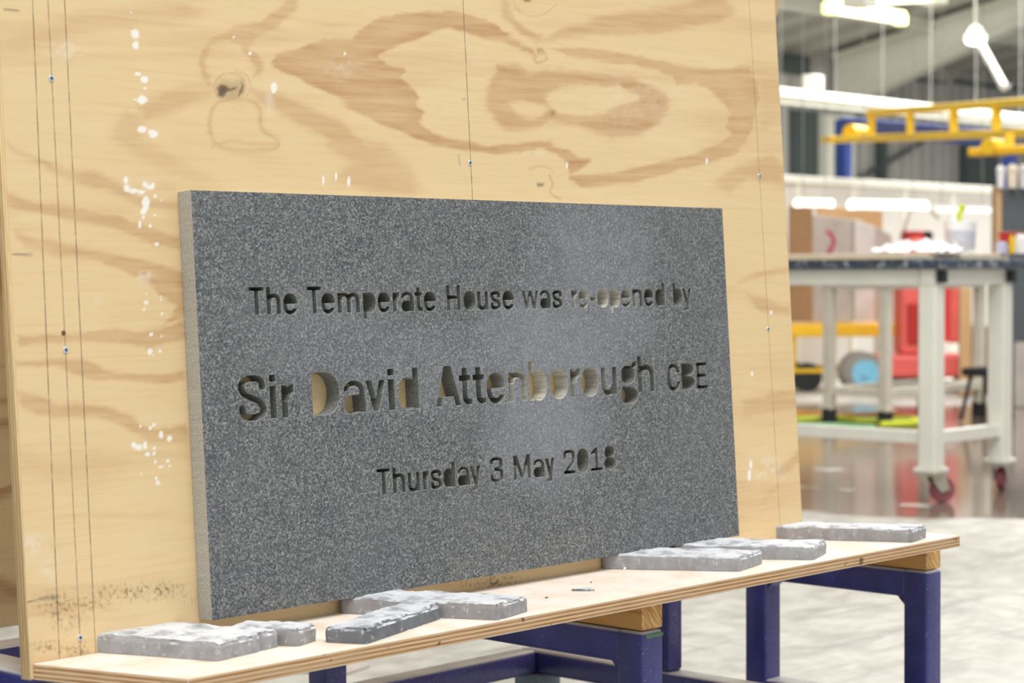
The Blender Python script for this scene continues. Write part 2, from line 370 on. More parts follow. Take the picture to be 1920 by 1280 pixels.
# ------------------------------------------------------------------ things overhead
HANG = plain('dull_hanger_rod', (150, 150, 144), .5)
TUBE = emit('fluorescent_glow', (255, 250, 214), 3.0); LAMPG = emit('lamp_glow', (225, 245, 255), 5.0); DIFF = emit('strip_glow', (255, 252, 245), 1.9); YEL_E = emit('warm_diffuser', (255, 246, 170), 1.6)
def strip(name, p0, p1, lab, cat, m_, r=.045, hood=None, group=None, wires=0):
    c = (p0+p1)/2; e = empty(name, c); tag(e, lab, cat, group); a = p0-c; b = p1-c
    bm = bmesh.new(); cyl(bm, a, b, r, seg=16); bmo('tube', bm, m_, e, True)
    bm = bmesh.new(); up = Vector((0, 0, r*1.3)); bar(bm, a+up, b+up, r*2.8, r*1.0, .004); bmo('housing', bm, hood or STEELG, e)
    for q in (a, b):
        bm = bmesh.new(); box(bm, q, (r*2.4,)*3, .005); bmo('end_cap', bm, hood or STEELG, e)
    if wires:
        for q in (a.lerp(b, .15), a.lerp(b, .85)):
            bm = bmesh.new(); top_ = roof_z(c.y+q.y)-c.z if wires > 1 else wires; cyl(bm, q+up, (q.x, q.y, top_), .003, seg=6); bmo('hanger', bm, HANG, e)
    return e
strip('overhead_light', at(1556, 16, 19), at(1688, 37, 20.3), 'glowing yellowish strip light hanging under the roof at the top edge', 'light', TUBE, .042, YEL_E, wires=1.4)
strip('overhead_light', at(1612, -10, 16), at(1745, -16, 17), 'bright white rooflight panel at the top edge above the strip light', 'light', TUBE, .085, STEELG, wires=1.4)  # a rooflight panel, stood in for by a glowing tube fitting
e = empty('pendant_lamp', at(1829, 76, 17)); tag(e, 'small round bluish white lamp glowing under the rafter', 'lamp')
bm = bmesh.new(); bmesh.ops.create_uvsphere(bm, u_segments=20, v_segments=12, radius=.085, matrix=Matrix.Diagonal((1, 1, .45, 1))); bmo('bulb_glass', bm, LAMPG, e, True)
bm = bmesh.new(); cyl(bm, (0, 0, .02), (0, 0, .12), .1, .04, 20); bmo('reflector', bm, STEELG, e, True)
bm = bmesh.new(); cyl(bm, (0, 0, .12), (0, 0, .9), .012, seg=8); bmo('rod', bm, STEELG, e)
bm = bmesh.new(); a = at(1838, 82, 17.3); b = at(1884, 165, 16.6); c = (a+b)/2; bar(bm, a-c, b-c, .05, .05, .005); cyl(bm, b-c, b-c+Vector((0, 0, .03)), .05, seg=12); tag(bmo('cable_arm', bm, STEELG, loc=c), 'thin grey arm slanting down beside the round lamp', 'arm')
# white overhead duct along X
a = on_y(1440, 172, 10.6); e = empty('overhead_duct', a); tag(e, 'long white horizontal crane rail crossing behind the yellow girder', 'rail')
bm = bmesh.new(); box(bm, (5.5, 0, 0), (12.5, .12, .085), .015); bmo('rail', bm, WHITE_STEEL, e)
bm = bmesh.new(); box(bm, (5.5, 0, -.06), (12.5, .03, .05)); box(bm, (5.5, 0, -.085), (12.5, .08, .012)); bmo('lower_flange', bm, STEELG, e)
b = on_y(1524, 158, 10.6); bm = bmesh.new(); box(bm, (b.x-a.x, 0, .12), (.16, .14, .14), .01); bmo('clamp', bm, WHITE_STEEL, e)
for i, px in enumerate((1464, 1566, 1655, 1745, 1830, 1913)):
    q = on_y(px, 150, 10.6); bm = bmesh.new(); cyl(bm, (q.x-a.x, 0, .05), (q.x-a.x, 0, roof_z(10.6)-a.z), .005, seg=8); bmo('hanger_rod', bm, HANG, e)
# yellow lattice girder
p0t, p1t = at(1630, 212, 16.5), at(1990, 186, 12.6); p0b, p1b = at(1630, 257, 16.5), at(1990, 247, 12.6)
e = empty('lattice_girder', p0b); tag(e, 'large yellow crane girder with square openings spanning to the right edge', 'girder')
L = lambda v_: v_-p0b
bm = bmesh.new(); bar(bm, L(p0t), L(p1t), .06, .056, .01); bmo('top_chord', bm, YELLOW, e)
ext = at(1555, 262, 17.3); bm = bmesh.new(); bar(bm, L(ext), L(p1b), .06, .056, .01); bmo('bottom_chord', bm, YELLOW, e)
for px in (1634, 1707, 1788, 1868, 1955):
    f = (px-1630)/360; d_ = 16.5+(12.6-16.5)*f*1.0
    # same depth rule as the chords
    k_ = (px-1630)/360; lam = k_/(k_+(1-k_)*(12.6/16.5)); lam = k_*16.5/(k_*16.5+(1-k_)*12.6) if False else k_*(16.5)/(12.6+(16.5-12.6)*k_) 
    A = p0t.lerp(p1t, min(1, lam)); B = p0b.lerp(p1b, min(1, lam)); bm = bmesh.new(); bar(bm, L(A), L(B), .06, .09, .008); bmo('upright', bm, YELLOW, e)
bm = bmesh.new(); q = L(at(1605, 250, 16.9)); cyl(bm, q-Vector((.1, 0, 0)), q+Vector((.1, 0, 0)), .07, seg=16); bar(bm, L(ext), L(at(1575, 262, 17.1)), .16, .05); bmo('end_carriage', bm, ORANGE, e, True)
e = empty('end_carriage', at(1880, 284, 12.4)); tag(e, 'short yellow crane carriage hanging below the girder at the right edge', 'carriage')
bm = bmesh.new(); a = at(1821, 286, 12.4); b = at(1960, 278, 12); c = e.location; bar(bm, a-c, b-c, .08, .05, .008); bmo('rail', bm, ORANGE, e)
bm = bmesh.new(); q = at(1868, 276, 12.3)-c; cyl(bm, q-Vector((.1, 0, 0)), q+Vector((.1, 0, 0)), .05, seg=16); bmo('trolley_wheel', bm, ORANGE, e, True)
bm = bmesh.new(); a = at(1893, 250, 12.3)-c; b = at(1893, 284, 12.3)-c; bar(bm, a, b, .05, .05); bmo('hanger', bm, ORANGE, e)
# blue gantry frame
def post(px, ytop, d, lab, w_=.11, beam=None):
    g = on_z(px, 518+3800*H/d, 0) if False else at(px, 400, d); e = empty('gantry_post', (g.x, g.y, 0)); tag(e, lab, 'post')
    zt = at(px, ytop, d).z; bm = bmesh.new(); box(bm, (0, 0, zt/2), (w_, w_, zt), .008); bmo('post', bm, BLUE2, e)
    bm = bmesh.new(); box(bm, (0, 0, .01), (w_*2.2, w_*2.2, .02)); bmo('base_plate', bm, BLUE2, e)
    if beam: bm = bmesh.new(); q = Vector(beam)-e.location; bar(bm, (0, 0, zt-.05), q, .1, .14, .008); bmo('beam', bm, BLUE2, e)
    return e
post(1581, 225, 17.6, 'blue gantry post with a blue beam, left of the yellow girder', .11, beam=at(1890, 262, 15.6))
post(1892, 285, 15.2, 'blue gantry post at the right edge under the yellow carriage', .085)
# ------------------------------------------------------------------ workshop things behind
# white partition screen, along X
Y1 = 9.7
a = on_y(1380, 333, Y1); zt = a.z; x0 = a.x; x1 = on_y(1868, 365, Y1).x
e = empty('partition_screen', (x0, Y1, 0)); tag(e, 'long pale plastic partition screen behind the stone slabs', 'screen')
SCRN = plain('pale_screen_sheet', (224, 220, 214), .5, .05, 2)
nP = 5; wP = (x1-x0)/nP
for i in range(nP):
    bm = bmesh.new(); box(bm, (wP*(i+.5), 0, zt/2), (wP-.06, .03, zt-.04), .004); bmo('panel', bm, SCRN, e)
bm = bmesh.new(); box(bm, ((x1-x0)/2, 0, zt+.01), (x1-x0+.08, .1, .06), .006); bmo('top_rail', bm, WHITE_STEEL, e)
for i in range(nP+1):
    bm = bmesh.new(); box(bm, (wP*i, 0, zt/2), (.06, .07, zt), .006); bmo('upright', bm, CREAM_PLY if i == nP else WHITE_STEEL, e)
strip('bench_light', at(1496, 382, 14.0), at(1557, 383, 14.4), 'short glowing strip light in front of the pale screen, left one', 'light', DIFF, .018, DIFF, wires=2)
strip('bench_light', at(1598, 385, 14.2), at(1732, 387, 15.0), 'brightest long strip light in front of the pale screen, middle one', 'light', DIFF, .022, DIFF, wires=2)
strip('bench_light', at(1748, 392, 15.1), at(1858, 394, 15.6), 'dimmer strip light in front of the pale screen, right one', 'light', emit('dim_strip', (255, 252, 248), 1.1), .018, WHITE_STEEL, wires=2)
# dark panel rack at right edge
g = at(1930, 518, 13.5); zt = at(1930, 352, 13.5).z
e = empty('panel_rack', (g.x, g.y, 0), YAW-math.pi/2); tag(e, 'large dark grey panel standing at the right edge behind the bench', 'panel')
bm = bmesh.new(); box(bm, (0, 0, zt/2), (.42, .1, zt), .01); bmo('panel', bm, GREYP, e)
bm = bmesh.new(); box(bm, (-.22, 0, zt/2), (.035, .14, zt+.02), .006); bmo('edge_post', bm, CARD2, e)
ROLL_A, ROLL_B = plain('white_foam', (236, 236, 240), .7), plain('cream_foam', (236, 224, 200), .7)
for i, (dx, r) in enumerate(((-.12, .03), (.0, .038), (.12, .036))):
    q = at(1876+i*22, 345, 13.4); bm = bmesh.new(); bmesh.ops.create_uvsphere(bm, u_segments=14, v_segments=8, radius=r); 
    cyl(bm, (0, 0, -.12), (0, 0, 0), r*.7, r*.9, 12); tag(bmo('foam_roll', bm, (ROLL_A, ROLL_B, ROLL_A)[i], loc=(q.x, q.y, zt+.115), smooth=True), ('small bluish roll end on the dark panel, leftmost of three', 'tall cream roll end on the dark panel, middle one of three', 'cream roll end on the dark panel, rightmost of three')[i], 'roll', 'rolls standing on the dark panel')

def trestle_trolley():
    # ochre A-frame trolley carrying stone slabs
    c = at(1575, 518, 15.6); rz = math.radians(6)+YAW-math.pi/2
    e = empty('slab_trolley', (c.x, c.y, 0), rz); tag(e, 'ochre steel trolley on black wheels loaded with grey slabs', 'trolley')
    for y in (-.3, .3):
        bm = bmesh.new(); box(bm, (0, y, .46), (1.05, .06, .09), .01); bmo('side_rail', bm, ORANGE, e)
    bm = bmesh.new(); box(bm, (0, 0, .44), (1.0, .6, .03)); bmo('deck', bm, ORANGE, e)
    bm = bmesh.new(); box(bm, (0, -.3, .16), (1.05, .03, .03)); box(bm, (0, .3, .16), (1.05, .03, .03)); bmo('lower_rail', bm, ORANGE, e)
    for x in (-.45, .45):
        for y in (-.28, .28):
            bm = bmesh.new(); box(bm, (x, y, .28), (.05, .05, .32)); bmo('leg', bm, ORANGE, e)
            bm = bmesh.new(); cyl(bm, (x+.12, y-.03, .11), (x+.12, y+.03, .11), .11, seg=20); bmo('wheel', bm, BLACKR, e, True)
    bm = bmesh.new(); bar(bm, (-.50, .2, .46), (-.44, .2, 1.25), .05, .05); bmo('back_rest', bm, ORANGE, e)
    return e
trestle_trolley()
def slab(x0, x1, yt0, yt1, yb_, d, m_, lab, name='stone_slab', cat='slab', th=.05, mark=None):
    a = at(x0, yb_, d); b = at(x1, yb_, d)
    if name in ('white_strip', 'cream_board', 'pale_slab') or yb_ > 730: a.z = b.z = .002
    at0 = at(x0, yt0, d+.12); bt = at(x1, yt1, d+.12)
    bm = bmesh.new(); n = Vector((FW[0], FW[1], 0)).normalized()*th
    P_ = [a, b, bt, at0]; c = (a+b)/2
    A = [bm.verts.new(p-c) for p in P_]; B = [bm.verts.new(p-c+n) for p in P_]
    bm.faces.new(A); bm.faces.new(B[::-1])
    for i in range(4): bm.faces.new((A[i], B[i], B[(i+1) % 4], A[(i+1) % 4]))
    bmesh.ops.recalc_face_normals(bm, faces=bm.faces)
    bmesh.ops.bevel(bm, geom=list(bm.edges), offset=.006, segments=1, affect='EDGES')
    o = bmo(name, bm, m_, loc=c); tag(o, lab, cat); return o
slab(1480, 1524, 385, 390, 603, 15.3, CARD, 'dark brown upright board left of the grey slabs', 'brown_board', 'board')
slab(1532, 1655, 385, 395, 600, 16.2, CARD2, 'tan board standing behind the grey stone slabs', 'tan_board', 'board')
o = slab(1519, 1600, 402, 412, 604, 15.55, SLABM, 'grey stone slab with a magenta paint mark leaning on the trolley')
bm = bmesh.new(); pts = [at(x, y, 15.45) for x, y in ((1549, 434), (1560, 440), (1564, 455), (1556, 470), (1552, 482))]; c = o.location
for p, q in zip(pts, pts[1:]): bar(bm, p-c, q-c, .02, .03, 0)
bmo('paint_mark', bm, MAG, o)
slab(1602, 1640, 410, 425, 602, 15.5, SLABM2, 'light grey stone slab right of the magenta marked slab')
slab(1630, 1672, 420, 440, 600, 15.6, SLABM, 'rightmost narrow grey slab on the trolley behind the bench')

def red_machine():
    c = at(1725, 518, 15.2); e = empty('red_machine', (c.x, c.y, 0), YAW-math.pi/2); tag(e, 'faded red wheeled machine with pale blue wheel hub behind the bench', 'machine')
    bm = bmesh.new(); box(bm, (-.02, 0, .60), (.30, .34, .62), .02); bmo('body', bm, RED, e)
    bm = bmesh.new(); box(bm, (-.03, -.18, .52), (.2, .02, .3), .01); bmo('access_panel', bm, RED2, e)
    bm = bmesh.new(); box(bm, (.0, 0, .20), (.72, .42, .17), .03); bmo('chassis', bm, RED, e)
    bm = bmesh.new(); box(bm, (.25, 0, .62), (.1, .25, .5), .015); bmo('tank', bm, RED, e)
    bm = bmesh.new(); box(bm, (-.04, 0, 1.0), (.24, .28, .18), .03); box(bm, (-.03, 0, 1.14), (.2, .2, .14), .02); bmo('engine_cover', bm, RED2, e)
    bm = bmesh.new(); cyl(bm, (.03, -.16, 1.17), (.03, -.11, 1.17), .035, seg=16); bmo('gauge', bm, BLACKR, e, True)
    for y in (-.26, .02):
        bm = bmesh.new(); x = -.46
        cyl(bm, (x, y-.035, .155), (x, y+.035, .155), .155, seg=28); bmesh.ops.bevel(bm, geom=[e_ for e_ in bm.edges if len(e_.link_faces) == 2 and e_.calc_face_angle(0) > 1], offset=.02, segments=2, affect='EDGES'); w_ = bmo('wheel', bm, TYRE, e, True)
        bm = bmesh.new(); cyl(bm, (x, y-.045, .155), (x, y+.045, .155), .10, seg=24); cyl(bm, (x, y-.06, .155), (x, y+.06, .155), .03, seg=12); bmo('hub', bm, HUB, w_, True)
    bm = bmesh.new(); cyl(bm, (-.46, -.26, .155), (-.46, .02, .155), .02, seg=10); bar(bm, (-.46, 0, .155), (-.3, 0, .2), .06, .06); bmo('axle', bm, RED2, e)
    for x in (.1, .3):
        bm = bmesh.new(); cyl(bm, (x, -.02, .06), (x, .02, .06), .06, seg=16); bmo('caster', bm, BLACKR, e, True)
    bm = bmesh.new(); tube(bm, [(-.1, .1, 1.2), (-.06, .1, 1.36), (.05, .1, 1.42), (.16, .1, 1.3)], .012); bmo('handle', bm, GALV, e, True)
    return e
red_machine()

def caster(parent, x, y, zt, r, wheel_mat, rz):
    bm = bmesh.new(); R = Matrix.Rotation(rz, 3, 'Z'); P_ = lambda a, b, c: Vector((x, y, 0)) + R @ Vector((a, b, c))
    box(bm, (x, y, zt-.006), (.1, .1, .012)); cyl(bm, (x, y, zt-.012), (x, y, 2*r+.01), .03, seg=16)
    for s in (-1, 1):
        q = [(-.01, 2*r+.012), (.045, 2*r+.012), (.055+.012, r), (.03, r-.012), (.0, r+.03)]
        A = [bm.verts.new(P_(a, s*.024, b)) for a, b in q]; B = [bm.verts.new(P_(a, s*.029, b)) for a, b in q]
        bm.faces.new(A); bm.faces.new(B[::-1])
        for i in range(5): bm.faces.new((A[i], B[i], B[(i+1) % 5], A[(i+1) % 5]))
    box(bm, P_(.02, 0, 2*r+.014), (.07, .06, .01), rot=R)
    bmesh.ops.recalc_face_normals(bm, faces=bm.faces); f = bmo('caster_fork', bm, GALV, parent)
    bm = bmesh.new(); cyl(bm, P_(.045, -.016, r), P_(.045, .016, r), r, seg=28); bmesh.ops.bevel(bm, geom=[e_ for e_ in bm.edges if len(e_.link_faces) == 2 and e_.calc_face_angle(0) > 1], offset=.006, segments=2, affect='EDGES'); w_ = bmo('caster_wheel', bm, wheel_mat, f, True)
def bench(name, corner, lx, ly, ztop, label, m_, leg=.075, rail_z=.276, cast=True, wheel=PINK, top=True):
    e = empty(name, (corner.x, corner.y, 0)); tag(e, label, 'workbench')
    zl = .135 if cast else .1
    for i, (x, y) in enumerate(((0, 0), (lx, 0), (0, ly), (lx, ly))):
        bm = bmesh.new(); xx = x+(leg/2 if x == 0 else -leg/2); yy = y+(leg/2 if y == 0 else -leg/2)
        box(bm, (xx, yy, (zl+ztop-.1)/2), (leg, leg, ztop-.1-zl), .006); lg = bmo('leg', bm, m_, e)
        bm = bmesh.new(); box(bm, (xx, yy, zl-.008), (leg*1.35, leg*1.35, .016), .003); bmo('foot_plate', bm, m_, lg)
        if cast: caster(e, xx, yy, zl-.016, .05, wheel, math.radians((-35, 20, 60, 140)[i]))
        else:
            bm = bmesh.new(); cyl(bm, (xx, yy, 0), (xx, yy, .09), .045, seg=16); bmo('foot', bm, BLACKR, lg, True)
    for z, hh in ((rail_z, .05),):
        for a, b in (((leg, leg/2), (lx-leg, leg/2)), ((leg, ly-leg/2), (lx-leg, ly-leg/2)), ((leg/2, leg), (leg/2, ly-leg)), ((lx-leg/2, leg), (lx-leg/2, ly-leg)))[:3 if cast else 4]:
            bm = bmesh.new(); bar(bm, (a[0], a[1], z-hh/2), (b[0], b[1], z-hh/2), .05, hh, .004); bmo('stretcher', bm, m_, e)
    bm = bmesh.new()
    for a, b in (((0, leg/2), (lx, leg/2)), ((0, ly-leg/2), (lx, ly-leg/2)), ((leg/2, leg), (leg/2, ly-leg)), ((lx-leg/2, leg), (lx-leg/2, ly-leg))):
        bar(bm, (a[0], a[1], ztop-.068), (b[0], b[1], ztop-.068), .06, .063, .003)
    bmo('apron', bm, m_, e)
    bm = bmesh.new(); box(bm, (lx/2+.12, ly/2, ztop-.017), (lx+.30, ly+.08, .036), .004); bmo('tabletop', bm, TABLETOP, e)
    return e
near = on_z(1752, 944, 0)            # foot of the near leg
ZT = .945
tb = bench('mobile_workbench', near, .60, 1.6, ZT, 'cream steel workbench on pink wheeled casters with dark blue grey top', WHITE_STEEL)
for x in (-.01, .52):                # black tube ends seen under the top
    bm = bmesh.new(); box(bm, (x+.045, -.012, ZT-.066), (.03, .03, .05), .002); bmo('open_tube_end', bm, BLACKR, tb)
bn = on_z(1663, 800, 0)
b2 = bench('low_workbench', bn, 1.12, .45, .9, 'worn cream bench on black feet standing behind the front bench', WHITE_STEEL2, .06, .22, False)
boxo_ = bmesh.new(); box(boxo_, (near.x+.36, near.y+.86, ZT+.0135), (.8, 1.5, .025), .004); tag(bmo('plywood_sheet', boxo_, CREAM_PLY), 'pale sheet lying flat on the dark bench top', 'sheet')
ZI = ZT+.0265
# bucket with label and yellow tool
q = at(1802, 480, 8.3); e = empty('white_bucket', (q.x, q.y, ZI)); tag(e, 'white plastic bucket with grey printed label on the bench top', 'bucket')
bm = bmesh.new(); cyl(bm, (0, 0, 0), (0, 0, .125), .054, .06, 28); bmesh.ops.delete(bm, geom=[max(bm.faces, key=lambda f: f.calc_center_median().z)], context='FACES'); bmo('pail', bm, PLASTIC, e, True)
bm = bmesh.new(); cyl(bm, (0, 0, .118), (0, 0, .130), .064, .064, 28, False); bmo('rim', bm, PLASTIC, e, True)
bm = bmesh.new(); cyl(bm, (0, 0, .02), (0, 0, .095), .0565, .0595, 28, False); bmo('label_band', bm, plain('grey_print', (206, 206, 214), .5, .2, 60), e, True)
bm = bmesh.new(); cyl(bm, (0, 0, .0), (0, 0, .10), .05, .052, 20); bmo('contents', bm, PLASTIC, e, True)
bm = bmesh.new(); tube(bm, [(-.01, 0, .09), (.0, .01, .15), (.02, .01, .175)], .012); box(bm, (.025, .01, .175), (.03, .02, .03), .005); tag(bmo('yellow_tool', bm, YG, loc=Vector((q.x, q.y, ZI+.012)), smooth=True), 'yellow green tool sticking out of the white bucket', 'tool')
q = at(1790, 480, 8.55); bm = bmesh.new(); cyl(bm, (0, 0, 0), (0, 0, .14), .045, .045, 20); cyl(bm, (0, 0, .14), (0, 0, .165), .02, .02, 12); tag(bmo('white_bottle', bm, PLASTIC, loc=(q.x, q.y, ZI), smooth=True), 'plain white bottle just left of the white bucket', 'bottle')
# crumpled plastic
q0 = at(1724, 485, 8.1); n_ = 46; vs = []; fs = []
for j in range(n_):
    for i in range(n_):
        u_, v_ = i/(n_-1)*2-1, j/(n_-1)*2-1; r_ = max(abs(u_), abs(v_))
        x = u_*.175*(1+.15*mnoise.noise(Vector((u_*2, v_*2, 3)))); y = v_*.11*(1+.2*mnoise.noise(Vector((u_*2, v_*2, 9))))
        z = max(0, .022*(1-r_**2)*(1+1.6*mnoise.noise(Vector((u_*3, v_*3, 0)))) + .045*abs(mnoise.noise(Vector((u_*5, v_*5, 5))))*(1-r_*.6)+.022*abs(mnoise.noise(Vector((u_*11, v_*11, 2))))*(1-r_*.5)+.002)
        p = Vector((0, 0, 0)) + x*Vector((RT[0], RT[1], 0)) + y*Vector((FW[0], FW[1], 0)); vs.append((p.x, p.y, z))
for j in range(n_-1):
    for i in range(n_-1):
        a = j*n_+i; fs.append((a, a+1, a+n_+1, a+n_))
me = bpy.data.meshes.new('plastic_sheet'); me.from_pydata(vs, [], fs); tag(link('plastic_sheet', me, PLASTIC, smooth=True, loc=(q0.x, q0.y, ZI+.001)), 'crumpled white plastic sheet heaped on the bench left of the bucket', 'sheet')
q = at(1720, 485, 8.5); bm = bmesh.new(); box(bm, (0, 0, .03), (.14, .08, .06), .012); cyl(bm, (.0, 0, .06), (.0, 0, .075), .03, seg=16); tag(bmo('red_case', bm, RED, loc=(q.x, q.y, ZI), smooth=True), 'small red case behind the crumpled plastic', 'case')
# right-hand clutter on the top
for (px, d_, s_, m_, nm, lab) in ((1878, 8.42, (.045, .05, .05), plain('lilac_box', (206, 208, 232), .5), 'lilac_tub', 'small pale lilac tub on the bench near the right edge'), (1893, 8.5, (.07, .06, .085), RED2, 'crimson_box', 'crimson box on the bench near the right edge'), (1897, 8.3, (.02, .02, .075), YELLOW, 'yellow_bottle', 'slim yellow bottle in front of the crimson box'), (1914, 8.35, (.05, .05, .08), PLASTIC, 'white_jar', 'white jar at the right edge of the bench top')):
    q = at(px, 485, d_); bm = bmesh.new(); sx, sy, sz = s_
    if 'box' in nm: box(bm, (0, 0, sz/2), s_, .004); box(bm, (0, 0, sz), (sx+.006, sy+.006, .012), .003)
    else: cyl(bm, (0, 0, 0), (0, 0, sz*.8), sx*.55, sx*.6, 20); cyl(bm, (0, 0, sz*.8), (0, 0, sz), sx*.4, sx*.4, 20)
    tag(bmo(nm, bm, m_, loc=(q.x, q.y, ZI if px != 1878 else ZI), smooth=True), lab, nm.split('_')[1])
# hoses coiled on the floor behind
def hose(pts, m_, lab, r=.016):
    P_ = [on_z(x, y, r+.001) for x, y in pts]; Q = []
    for i in range(len(P_)-1):
        for k_ in range(6): Q.append(P_[i].lerp(P_[i+1], k_/6)+Vector((0, 0, 0)))
    Q.append(P_[-1]); c = Q[0].copy(); bm = bmesh.new(); tube(bm, [q_-c for q_ in Q], r); tag(bmo('hose', bm, m_, loc=c, smooth=True), lab, 'hose')
hose([(1440, 784), (1500, 786), (1560, 783), (1610, 788), (1650, 789), (1700, 786), (1722, 788), (1716, 793), (1650, 796)], YG, 'lime yellow hose lying on the wet floor below the benches', .02)
hose([(1440, 776), (1500, 775), (1570, 778), (1640, 776), (1700, 779)], plain('orange_hose', (226, 150, 60), .5), 'orange hose lying behind the lime hose', .014)
hose([(1440, 793), (1510, 797), (1580, 797), (1620, 801), (1640, 801)], plain('mint_hose', (130, 196, 130), .5), 'pale green hose lying in front of the lime hose', .014)
# more slabs and boards low behind the benches, right side
slab(1800, 1822, 540, 540, 720, 14.6, CARD2, 'narrow cream upright board right of the red machine', 'cream_board', 'board')
slab(1837, 1848, 535, 535, 690, 14.4, CREAM_PLY, 'narrow white upright strip between bench legs', 'white_strip', 'strip')
slab(1822, 1866, 610, 612, 741, 14.9, CARD, 'brown low board leaning behind the right bench leg', 'brown_board', 'board')
slab(1902, 1960, 530, 530, 735, 13.4, SLABM, 'brownish grey slab at the right edge behind the bench')
slab(1640, 1678, 520, 520, 735, 16.6, SLABM2, 'pale slab end standing left of the red machine', 'pale_slab')
# black chair-like base near right
q = on_z(1850, 790, 0); e = empty('black_stand', (q.x, q.y, 0)); tag(e, 'black metal stand on thin legs behind the front bench', 'stand')
bm = bmesh.new(); box(bm, (0, 0, .3), (.26, .2, .05), .01); bmo('seat', bm, BLACKR, e)
for sx in (-1, 1):
    for sy in (-1, 1):
        bm = bmesh.new(); bar(bm, (sx*.08, sy*.06, .28), (sx*.13, sy*.1, 0.01), .02, .02); bmo('leg', bm, BLACKR, e)
# grey crates glimpsed under the shelf
for (px, w_, h_, m_, lab) in ((500, .26, .34, GREYP, 'dark grey metal box on the floor seen under the shelf'), (614, .30, .38, SLABM, 'pale grey box on the floor seen under the shelf')):
    q = at(px, 1300, 4.6); e = empty('metal_box', (q.x, q.y, 0), .3); tag(e, lab, 'box')
    zt_ = at(px, 1262, 4.6).z
    bm = bmesh.new(); box(bm, (0, 0, zt_/2), (w_*.4, w_*.5, zt_), .01); bmo('body', bm, m_, e)
    bm = bmesh.new(); box(bm, (0, 0, zt_+.008), (w_*.42, w_*.52, .02), .004); bmo('lid', bm, m_, e)
# ------------------------------------------------------------------ shelf, timber bearers, trestles
bm = bmesh.new(); n_ = 60
cx, cy = (XL+XR)/2, (YF+YB)/2
# the left end is sawn at a slant: front corner at XL, back corner further left
xbk = on_z(60, 1243, ZS).x; xbk = min(xbk, XL-.0)
A = [(xbk, YB-.001), (XL, YF), (XR, YF), (XR, YB+.03)]
A[3] = (XR, YB-.001)
top = [bm.verts.new((x-cx, y-cy, 0)) for x, y in A]; bot = [bm.verts.new((x-cx, y-cy, -PLY)) for x, y in A]
ft = bm.faces.new(top); fb = bm.faces.new(bot[::-1]); sd = [bm.faces.new((top[i], bot[i], bot[(i+1) % 4], top[(i+1) % 4])) for i in range(4)]
bmesh.ops.recalc_face_normals(bm, faces=bm.faces); ft.material_index = 0
for f in sd: f.material_index = 1
bmesh.ops.bevel(bm, geom=list(bm.edges), offset=.0008, segments=1, affect='EDGES')
o = bmo('plywood_shelf', bm, [SHELF, SHELF_EDGE], loc=(cx, cy, ZS)); tag(o, 'long narrow plywood shelf dusted white with striped ply edge carrying the stones', 'shelf')
# layered edge texture is centred on the sheet: shift object coords through mesh origin
HB = .045; ZBEAR = ZS-PLY; ZTR = ZBEAR-HB-.001; TW = .046
def trestle(near_px, lab, blab, rear_y=None):
    n = on_z(near_px[0], near_px[1], ZTR)       # near lower corner of the bearer's end
    xb = n.x; y0 = n.y
    rear = rear_y
    e = empty('timber_bearer', (xb, y0, ZBEAR-HB)); tag(e, blab, 'timber')
    bm = bmesh.new(); box(bm, (HB/2, .36/2, HB/2), (HB, .36, HB-.0005), .0025)
    bm.normal_update()
    for f in bm.faces: f.material_index = 1 if abs(f.normal.y) > .9 else 0
    bmo('block', bm, [TIMBER, ENDG], e, True)
    t = empty('blue_trestle', (xb, y0-.004, 0)); tag(t, lab, 'trestle')
    def tb_(name, lo, hi):
        return boxo(name, lo, hi, BLUE, t, bev=.006, seg=3)
    dy = rear-(y0-.004)
    tb_('leg', (-.004, 0, .012), (-.004+TW, TW, ZTR)); tb_('leg', (-.004, dy, .012), (-.004+TW, dy+TW, ZTR))
    tb_('top_beam', (-.0036, TW-.004, ZTR-TW), (-.0044+TW, dy+.004, ZTR-.0005))
    tb_('stretcher', (-.0036, TW-.004, .14), (-.0044+TW, dy+.004, .14+TW))
    for yy in (0, dy):
        bm = bmesh.new(); box(bm, (-.004+TW/2, yy+TW/2, .006), (.08, .08, .012), .003); bmo('foot_plate', bm, BLUE, t)
    for yy, s in ((TW, 1), (dy, -1)):     # weld gusset in the corner
        bm = bmesh.new(); a = bm.verts.new((.002, yy, ZTR-TW)); b = bm.verts.new((.002, yy+s*.014, ZTR-TW)); c = bm.verts.new((.002, yy, ZTR-TW-.014))
        a2 = bm.verts.new((.034, yy, ZTR-TW)); b2 = bm.verts.new((.034, yy+s*.014, ZTR-TW)); c2 = bm.verts.new((.034, yy, ZTR-TW-.014))
        for f in ((a, b, c), (a2, c2, b2), (a, a2, b2, b), (b, b2, c2, c), (c, c2, a2, a)): bm.faces.new(f)
        bmesh.ops.recalc_face_normals(bm, faces=bm.faces); bmo('gusset', bm, BLUE, t)
    return t, xb, y0
n1 = on_z(1737, 1071, ZTR); rear1 = on_x(1436, 1200, n1.x-.004).y
tr1, x1_, y1_ = trestle((1737, 1071), 'blue steel trestle holding the right end of the shelf', 'square timber bearer under the right end of the shelf', rear1)
tr2, x2_, y2_ = trestle((1204, 1185), 'blue steel trestle with white specks and a green top mark in mid shelf', 'square timber bearer under the middle of the shelf', on_x(612, 1270, on_z(1204, 1185, ZTR).x-.004).y)
bm = bmesh.new(); box(bm, (TW*.5-.002, -.0006, ZTR-.0065), (TW*.8, .0012, .005)); bmo('green_mark', bm, plain('green_tape', (92, 128, 96), .7, .2, 60), tr2)['label'] = 'faded green mark'
